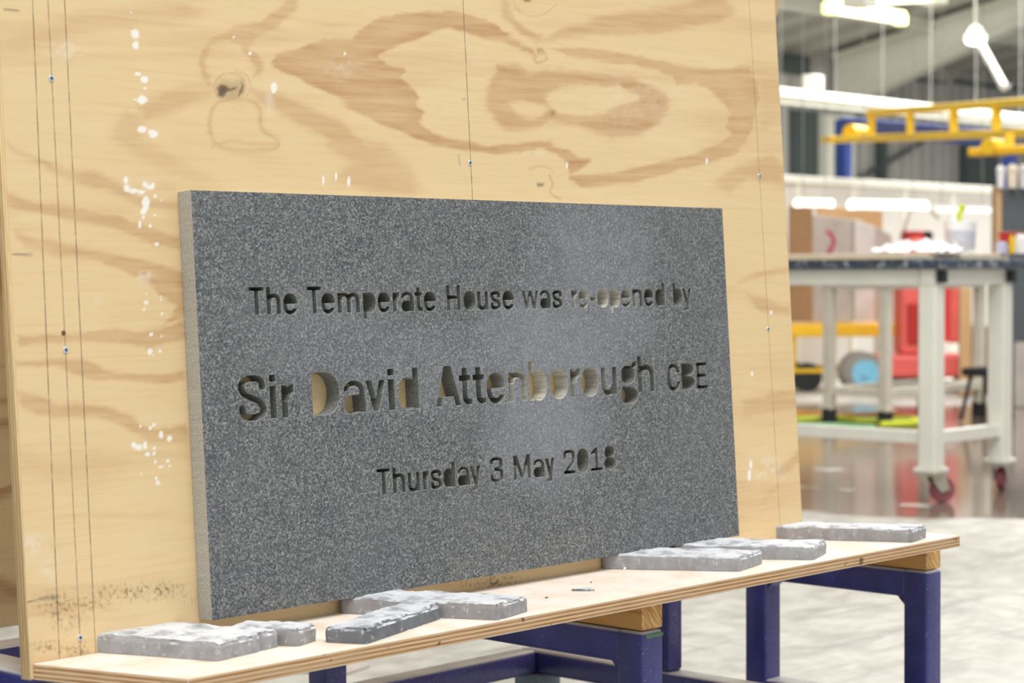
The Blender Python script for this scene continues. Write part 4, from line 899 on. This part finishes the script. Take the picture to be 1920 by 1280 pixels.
def glyph(ch, x, y, W, s, b):
    def arch(x0, x1, top, s_=s):
        ry = .30; cy = top-ry; cx = (x0+x1)/2; rx = (x1-x0)/2
        ring = I(g_ell(x, y, cx, cy, rx, ry), -g_ell(x, y, cx, cy, rx-s_, ry-b*1.1), cy-y)
        return U(ring, g_box(x, y, x1-s_, 0, x1, cy))
    if ch == 'T': return U(g_box(x, y, 0, 1-b, W, 1), g_box(x, y, W/2-s/2, 0, W/2+s/2, 1))
    if ch == 'H': return U(g_box(x, y, 0, 0, s, 1), g_box(x, y, W-s, 0, W, 1), g_box(x, y, 0, .45, W, .45+b))
    if ch == 'E': return U(g_box(x, y, 0, 0, s, 1), g_box(x, y, 0, 0, W, b), g_box(x, y, 0, 1-b, W*.95, 1), g_box(x, y, 0, .44, W*.86, .44+b))
    if ch == 'M': return U(g_box(x, y, 0, 0, s*.9, 1), g_box(x, y, W-s, 0, W, 1), g_poly(x, y, [(0, 1), (s*1.15, 1), (W/2+s*.42, .05), (W/2-s*.42, .05)]), g_poly(x, y, [(W, 1), (W-s*1.15, 1), (W/2-s*.42, .05), (W/2+s*.42, .05)]))
    if ch == 'i': return U(g_box(x, y, 0, 0, W, XH), g_box(x, y, 0, XH+.09, W, 1.0))
    if ch == 'h': return U(g_box(x, y, 0, 0, s, 1), arch(s*.25, W, XH+.02))
    if ch == 'n': return U(g_box(x, y, 0, 0, s, XH), arch(s*.25, W, XH+.02))
    if ch == 'm': h2 = (W+s)/2; return U(g_box(x, y, 0, 0, s, XH), arch(s*.25, h2, XH+.02), arch(h2-s*.75, W, XH+.02))
    if ch == 'u':
        ry = .28; cx = (W-s*.25)/2; rx = cx
        return U(g_box(x, y, W-s, 0, W, XH), g_box(x, y, 0, ry, s, XH), I(g_ell(x, y, cx, ry-.02, rx, ry), -g_ell(x, y, cx, ry-.02, rx-s, ry-b*1.1), y-ry))
    if ch == 'r': return U(g_box(x, y, 0, 0, s, XH), I(g_ell(x, y, W, XH-.32, W-s*.55, .34), -g_ell(x, y, W+.04, XH-.42, (W-s)*.95, .25), XH-.36-y, x-W))
    if ch in 'o': return g_ell(x, y, W/2, XH/2, W/2, XH/2+.02)
    if ch == '0': return g_ell(x, y, W/2, .5, W/2, .52)
    if ch == '8': return U(g_ell(x, y, W/2, .745, W*.44, .275), g_ell(x, y, W/2, .255, W*.5, .275))
    if ch == 'D': return I(U(g_box(x, y, 0, 0, W*.45, 1), g_ell(x, y, W*.42, .5, W*.58, .5)), -x, y-1, -y)
    if ch == 'B': return U(I(U(g_box(x, y, 0, .53, W*.5, 1), g_ell(x, y, W*.45, .755, W*.49, .245)), -x, .5-y), I(U(g_box(x, y, 0, 0, W*.5, .5), g_ell(x, y, W*.45, .26, W*.55, .265)), -x, y-.55, -y), g_box(x, y, 0, 0, W*.35, 1))
    if ch == 'p': return U(g_box(x, y, 0, -.25, s, XH), g_ell(x, y, (s*.35+W)/2, XH/2, (W-s*.35)/2, XH/2+.02), g_box(x, y, 0, .1, W*.4, XH-.14))
    if ch == 'b': return U(g_box(x, y, 0, 0, s, 1), g_ell(x, y, (s*.35+W)/2, XH/2, (W-s*.35)/2, XH/2+.02), g_box(x, y, 0, .1, W*.4, XH-.14))
    if ch == 'd': return U(g_box(x, y, W-s, 0, W, 1), I(g_ell(x, y, (W-s*.35)/2, XH/2, (W-s*.35)/2, XH/2+.02)), g_box(x, y, W*.6, .14, W, XH-.16))
    if ch == 'e':
        e_l = g_ell(x, y, W/2, XH/2, W/2, XH/2+.02); mid = XH*.5
        low = I(e_l, -g_ell(x, y, W/2+.0, XH/2, W/2-s*.95, XH/2-b*.9), -g_box(x, y, W*.52, XH*.27, W+.1, mid+.2), y-mid)
        return U(I(e_l, mid-y), low)
    if ch == 'a':
        top = I(g_ell(x, y, (W-s*.1)/2, XH-.27, (W-s*.1)/2, .29), -g_ell(x, y, (W-s*.1)/2, XH-.27, (W-s*.1)/2-s*.9, .29-b*.9), XH-.27-y)
        top = U(top, g_box(x, y, W-s*1.08, 0, W-s*.08, XH-.26), I(g_ell(x, y, W, .14, s*.9, .14), x-W, -y))
        top = I(top, -g_box(x, y, -.1, XH-.50, s*1.3, XH-.23))
        return U(top, I(U(g_ell(x, y, W*.42, .205, W*.42, .225), g_box(x, y, W*.42, .05, W-s*.1, .42)), y-.42), )
    if ch == 't': return U(g_box(x, y, W*.24, .2, W*.24+s, .93), g_box(x, y, 0, XH-b, W*.92, XH), I(g_ell(x, y, W*.24+s*1.25, .22, s*1.25, .22), -g_ell(x, y, W*.24+s*1.5, .27, s*.55, .27-b), y-.22, x-W))
    if ch == 'v': return U(g_poly(x, y, [(0, XH), (s*1.1, XH), (W/2+s*.45, 0), (W/2-s*.45, 0)]), g_poly(x, y, [(W, XH), (W-s*1.05, XH), (W/2-s*.45, 0), (W/2+s*.45, 0)]))
    if ch == 'y': return U(g_poly(x, y, [(0, XH), (s*1.1, XH), (W/2+s*.5, .0), (W/2-s*.35, 0)]), g_poly(x, y, [(W, XH), (W-s, XH), (W/2-s*.35, -.02), (W*.42, -.2), (W*.42+s*.8, -.2), (W/2+s*.6, 0)]), g_poly(x, y, [(W*.1, -.12), (W*.1, -.25), (W*.42, -.25), (W*.42+s*.8, -.19), (W*.45, -.1)]))
    if ch == 'w': q = W/4; return U(*[g_poly(x, y, [(a0, y0), (a0+s*.8, y0), (a1+s*.8, y1), (a1, y1)]) for a0, y0, a1, y1 in ((0, XH, q-s*.3, 0), (2*q-s*.45, XH, q-s*.35, 0), (2*q-s*.35, XH, 3*q-s*.5, 0), (W-s*.8, XH, 3*q-s*.5, 0))])
    if ch == 'A': return I(g_poly(x, y, [(W*.36, 1), (W*.64, 1), (W, 0), (0, 0)]), -g_poly(x, y, [(s*1.05+.06, .235), (W-s*1.05-.06, .235), (W-s*1.05, -.02), (s*1.05, -.02)]), y-1, -y)
    if ch == 'g':
        up = g_ell(x, y, W*.47, XH-.235, W*.40, .255); lo_ = g_ell(x, y, W*.5, -.05, W*.5, .235)
        return U(up, lo_, g_poly(x, y, [(W*.62, XH-.06), (W*.78, XH+.1), (W, XH+.13), (W, XH-.02), (W*.84, XH-.04), (W*.8, XH-.14)]), g_poly(x, y, [(W*.14, .22), (W*.05, .12), (W*.12, .0), (W*.4, .1), (W*.3, .17), (W*.36, .27)]))
    if ch == 's': return g_stroke(x, y, [(W-s*.5, XH*.70), (W*.80, XH-b*.62), (W*.5, XH-b*.45), (W*.2, XH-b*.8), (s*.52, XH*.72), (W*.28, XH*.55), (W*.7, XH*.44), (W-s*.5, XH*.27), (W*.82, b*.75), (W*.5, b*.42), (W*.2, b*.62), (s*.45, XH*.29)], s, b*1.05)
    if ch == 'S': return g_stroke(x, y, [(W-s*.55, .73), (W*.80, 1-b*.75), (W*.5, 1-b*.42), (W*.2, 1-b*.85), (s*.52, .73), (W*.26, .565), (W*.7, .435), (W-s*.52, .26), (W*.8, b*.75), (W*.5, b*.42), (W*.18, b*.75), (s*.52, .28)], s*1.05, b*1.08)
    if ch == '3': return g_stroke(x, y, [(s*.5, .78), (W*.2, .95-b*.3), (W*.5, 1-b*.4), (W*.83, .93-b*.3), (W-s*.62, .75), (W*.8, .58), (W*.42, .52), (W*.82, .46), (W-s*.5, .27), (W*.83, b*.8), (W*.48, b*.4), (W*.18, b*.8), (s*.45, .25)], s, b)
    if ch == '2': return U(g_stroke(x, y, [(s*.5, .70), (W*.18, .90), (W*.5, 1-b*.42), (W*.82, .9), (W-s*.55, .70), (W*.80, .50), (W*.45, .27), (W*.22, .08)], s, b), g_box(x, y, 0, 0, W, b))
    if ch == '1': return U(g_box(x, y, W*.5-s*.5, 0, W*.5+s*.5, 1), g_box(x, y, 0, 0, W, b*.95), g_poly(x, y, [(W*.06, .80), (W*.06, .68), (W*.5, .80), (W*.5, 1), (W*.42, 1)]))
    if ch == 'C': return I(g_ell(x, y, W*.52, .5, W*.52, .52), -g_ell(x, y, W*.54, .5, W*.52-s*.95, .5-b*1.05), -g_box(x, y, W*.62, .34, W*1.3, .66))
    if ch == '-': return g_box(x, y, 0, .27, W, .27+b*1.15)
LINES = {1: (.3567, .0335, .19, .145), 2: (.2304, .0533, .178, .140), 3: (.1238, .0332, .19, .135), 4: (.2297, .0398, .20, .13)}
TEXT = [('T', 0.0795, 0.1035, 1), ('h', 0.1071, 0.1292, 1), ('e', 0.133, 0.1559, 1), ('T', 0.1719, 0.1958, 1), ('e', 0.1951, 0.2177, 1), ('m', 0.2222, 0.2598, 1), ('p', 0.2652, 0.2874, 1), ('e', 0.2907, 0.3131, 1), ('r', 0.3174, 0.3292, 1), ('a', 0.3326, 0.3554, 1), ('t', 0.357, 0.3716, 1), ('e', 0.3735, 0.3961, 1), ('H', 0.4159, 0.4418, 1), ('o', 0.4477, 0.4708, 1), ('u', 0.4743, 0.4951, 1), ('s', 0.4999, 0.5196, 1), ('e', 0.5232, 0.5462, 1), ('w', 0.563, 0.5961, 1), ('a', 0.599, 0.6212, 1), ('s', 0.6249, 0.6454, 1), ('r', 0.6651, 0.6788, 1), ('e', 0.68, 0.7004, 1), ('-', 0.7058, 0.7186, 1), ('o', 0.721, 0.7446, 1), ('p', 0.7486, 0.771, 1), ('e', 0.7735, 0.7962, 1), ('n', 0.8, 0.8223, 1), ('e', 0.8264, 0.8481, 1), ('d', 0.8523, 0.8752, 1), ('b', 0.895, 0.9167, 1), ('y', 0.9174, 0.9386, 1), ('S', 0.056, 0.0988, 2), ('i', 0.1047, 0.1146, 2), ('r', 0.123, 0.1428, 2), ('D', 0.1724, 0.2176, 2), ('a', 0.2244, 0.2613, 2), ('v', 0.2626, 0.2961, 2), ('i', 0.3013, 0.3126, 2), ('d', 0.319, 0.3555, 2), ('A', 0.3866, 0.4331, 2), ('t', 0.4311, 0.4548, 2), ('t', 0.457, 0.481, 2), ('e', 0.483, 0.5197, 2), ('n', 0.5262, 0.5618, 2), ('b', 0.5679, 0.6034, 2), ('o', 0.6102, 0.6471, 2), ('r', 0.6534, 0.6756, 2), ('o', 0.6769, 0.7133, 2), ('u', 0.7207, 0.7548, 2), ('g', 0.7618, 0.801, 2), ('h', 0.8028, 0.8399, 2), ('C', 0.8705, 0.9009, 4), ('B', 0.9052, 0.9372, 4), ('E', 0.9416, 0.9696, 4), ('T', 0.2741, 0.2974, 3), ('h', 0.3017, 0.3237, 3), ('u', 0.3284, 0.3499, 3), ('r', 0.3554, 0.3666, 3), ('s', 0.3699, 0.39, 3), ('d', 0.3929, 0.4151, 3), ('a', 0.4195, 0.4427, 3), ('y', 0.4434, 0.4634, 3), ('3', 0.4824, 0.5075, 3), ('M', 0.5282, 0.5622, 3), ('a', 0.5678, 0.5908, 3), ('y', 0.5921, 0.6116, 3), ('2', 0.6306, 0.6552, 3), ('0', 0.6592, 0.6842, 3), ('1', 0.6882, 0.7143, 3), ('8', 0.7177, 0.7425, 3)]
def contours(F_, xs, ys):
    segs = {}; ny, nx = F_.shape
    def ip(i0, j0, i1, j1):
        a, b = F_[j0, i0], F_[j1, i1]; t = a/(a-b); return (xs[i0]+(xs[i1]-xs[i0])*t, ys[j0]+(ys[j1]-ys[j0])*t)
    inside = F_ < 0; cell = inside[:-1, :-1]*1+inside[:-1, 1:]*2+inside[1:, 1:]*4+inside[1:, :-1]*8
    TB = {1: [(3, 0)], 2: [(0, 1)], 3: [(3, 1)], 4: [(1, 2)], 5: [(3, 2), (1, 0)], 6: [(0, 2)], 7: [(3, 2)], 8: [(2, 3)], 9: [(2, 0)], 10: [(0, 3), (2, 1)], 11: [(2, 1)], 12: [(1, 3)], 13: [(1, 0)], 14: [(0, 3)]}
    def edge(i, j, e):
        return {0: ('h', i, j), 1: ('v', i+1, j), 2: ('h', i, j+1), 3: ('v', i, j)}[e]
    nxt = {}
    for j, i in zip(*np.nonzero((cell > 0) & (cell < 15))):
        for a, b in TB[int(cell[j, i])]: nxt[edge(i, j, a)] = edge(i, j, b)
    out = []
    while nxt:
        st = next(iter(nxt)); k_ = st; loop = []
        while k_ in nxt:
            t, i, j = k_; loop.append(ip(i, j, i+1, j) if t == 'h' else ip(i, j, i, j+1)); k_ = nxt.pop(k_)
        if len(loop) > 6: out.append(np.array(loop))
    return out
def simplify(P_, eps):
    # closed Douglas-Peucker
    n = len(P_); i0 = 0; i1 = int(np.argmax(((P_-P_[0])**2).sum(1)))
    def dp(a, b, idx):
        if b-a < 2: return []
        A, B = Q[a], Q[b]; e = B-A; L_ = np.hypot(*e)+1e-12; d = np.abs(e[0]*(Q[a+1:b, 1]-A[1])-e[1]*(Q[a+1:b, 0]-A[0]))/L_; m = int(np.argmax(d))
        if d[m] < eps: return []
        m += a+1; return dp(a, m, idx)+[m]+dp(m, b, idx)
    Q = np.vstack([P_, P_[:1]]); return Q[[0]+dp(0, i1, 0)+[i1]+dp(i1, n, 0)]
LOOPS = []
for ch, x0, x1, ln in TEXT:
    base, cap, s, b = LINES[ln]; W = (x1-x0)/cap; st = .022
    gx = np.arange(-.06, W+.06+st, st)+.0007; gy = np.arange(-.34, 1.1, st)+.0013
    GX, GY = np.meshgrid(gx, gy); f = glyph(ch, GX, GY, W, s*1.02, b)
    for c in contours(f, gx, gy):
        c = simplify(c, .0042); ar = .5*np.sum(c[:, 0]*np.roll(c[:, 1], -1)-np.roll(c[:, 0], -1)*c[:, 1])
        if abs(ar) < .004: continue
        if ar < 0: c = c[::-1]
        LOOPS.append((c*cap+np.array([x0, base]), ch, ar))
CH = .0004
SW, SH = S1-S0, T1-T0
def offs(c, d):
    a = np.roll(c, 1, 0); b = np.roll(c, -1, 0); t1 = c-a; t2 = b-c; t1 /= np.hypot(*t1.T)[:, None]+1e-12; t2 /= np.hypot(*t2.T)[:, None]+1e-12
    n1 = np.stack([t1[:, 1], -t1[:, 0]], 1); n2 = np.stack([t2[:, 1], -t2[:, 0]], 1); n = n1+n2; n /= np.maximum(np.hypot(*n.T)[:, None], .3)
    return c+n*d
def plate(zdepth, loops, flip, mi):
    vs2 = [Vector((0, 0)), Vector((SW, 0)), Vector((SW, SH)), Vector((0, SH))]; es = [(0, 1), (1, 2), (2, 3), (3, 0)]
    for c in loops:
        k0 = len(vs2); vs2 += [Vector((float(x), float(y))) for x, y in c]; n = len(c); es += [(k0+i, k0+(i+1) % n) for i in range(n)]
    V, E_, Fc, ov, oe, of = delaunay_2d_cdt(vs2, es, [], 1, 1e-7)
    Va = np.array([(v_.x, v_.y) for v_ in V]); T_ = np.array([f for f in Fc if len(f) == 3]); cen = Va[T_].mean(1)
    keep = np.ones(len(T_), bool)
    for c in loops:
        m = (cen[:, 0] > c[:, 0].min()) & (cen[:, 0] < c[:, 0].max()) & (cen[:, 1] > c[:, 1].min()) & (cen[:, 1] < c[:, 1].max())
        if m.any():
            idx = np.nonzero(m)[0]; keep[idx[sd_poly(cen[idx, 0], cen[idx, 1], c) < 0]] = False
    return Va, T_[keep], [[ov.index(x) for x in []]]
outer = [offs(c, CH) for c, _, _ in LOOPS]; inner = [c for c, _, _ in LOOPS]
verts = []; faces = []; mids = []
def addplate(loops, y, flip, mi):
    Va, T_, _ = plate(y, loops, flip, mi); k0 = len(verts); verts.extend([(float(a), y, float(b)) for a, b in Va])
    for t in T_:
        a, b, c = (int(v_) for v_ in t)
        ar = (Va[b]-Va[a])[0]*(Va[c]-Va[a])[1]-(Va[b]-Va[a])[1]*(Va[c]-Va[a])[0]
        if (ar > 0) == flip: b, c = c, b
        faces.append((k0+a, k0+b, k0+c)); mids.append(mi)
addplate(outer, 0.0, False, 0); addplate(inner, TH, True, 1)
for co_, ci_ in zip(outer, inner):
    n = len(co_); k0 = len(verts)
    verts.extend([(float(a), 0.0, float(b)) for a, b in co_]); verts.extend([(float(a), CH*.9, float(b)) for a, b in ci_]); verts.extend([(float(a), TH, float(b)) for a, b in ci_])
    for i in range(n):
        j = (i+1) % n; faces.append((k0+i, k0+j, k0+n+j, k0+n+i)[::-1]); mids.append(3); faces.append((k0+n+i, k0+n+j, k0+2*n+j, k0+2*n+i)[::-1]); mids.append(1)
k0 = len(verts); R_ = [(0, 0), (SW, 0), (SW, SH), (0, SH)]
verts.extend([(a, 0, b) for a, b in R_]+[(a, TH, b) for a, b in R_])
for i in range(4):
    j = (i+1) % 4; faces.append((k0+i, k0+4+i, k0+4+j, k0+j)); mids.append(2)
me = bpy.data.meshes.new('engraved_slate'); me.from_pydata(verts, [], faces); me.polygons.foreach_set('material_index', np.array(mids, np.int32)); me.update()
bm = bmesh.new(); bm.from_mesh(me); bmesh.ops.remove_doubles(bm, verts=bm.verts, dist=1e-6); bm.to_mesh(me); bm.free()
so = link('engraved_slate', me, [GRANITE, CUT, SAWN, CHIP], smooth=True)
y0_ = YB-TH/math.cos(LEAN)-.0006
so.rotation_euler = (-LEAN, 0, 0); so.location = (S0, y0_+T0*math.sin(LEAN), ZS+T0*math.cos(LEAN))
tag(so, 'dark speckled stone slab with three lines of cut through lettering leaning on the board', 'plaque')
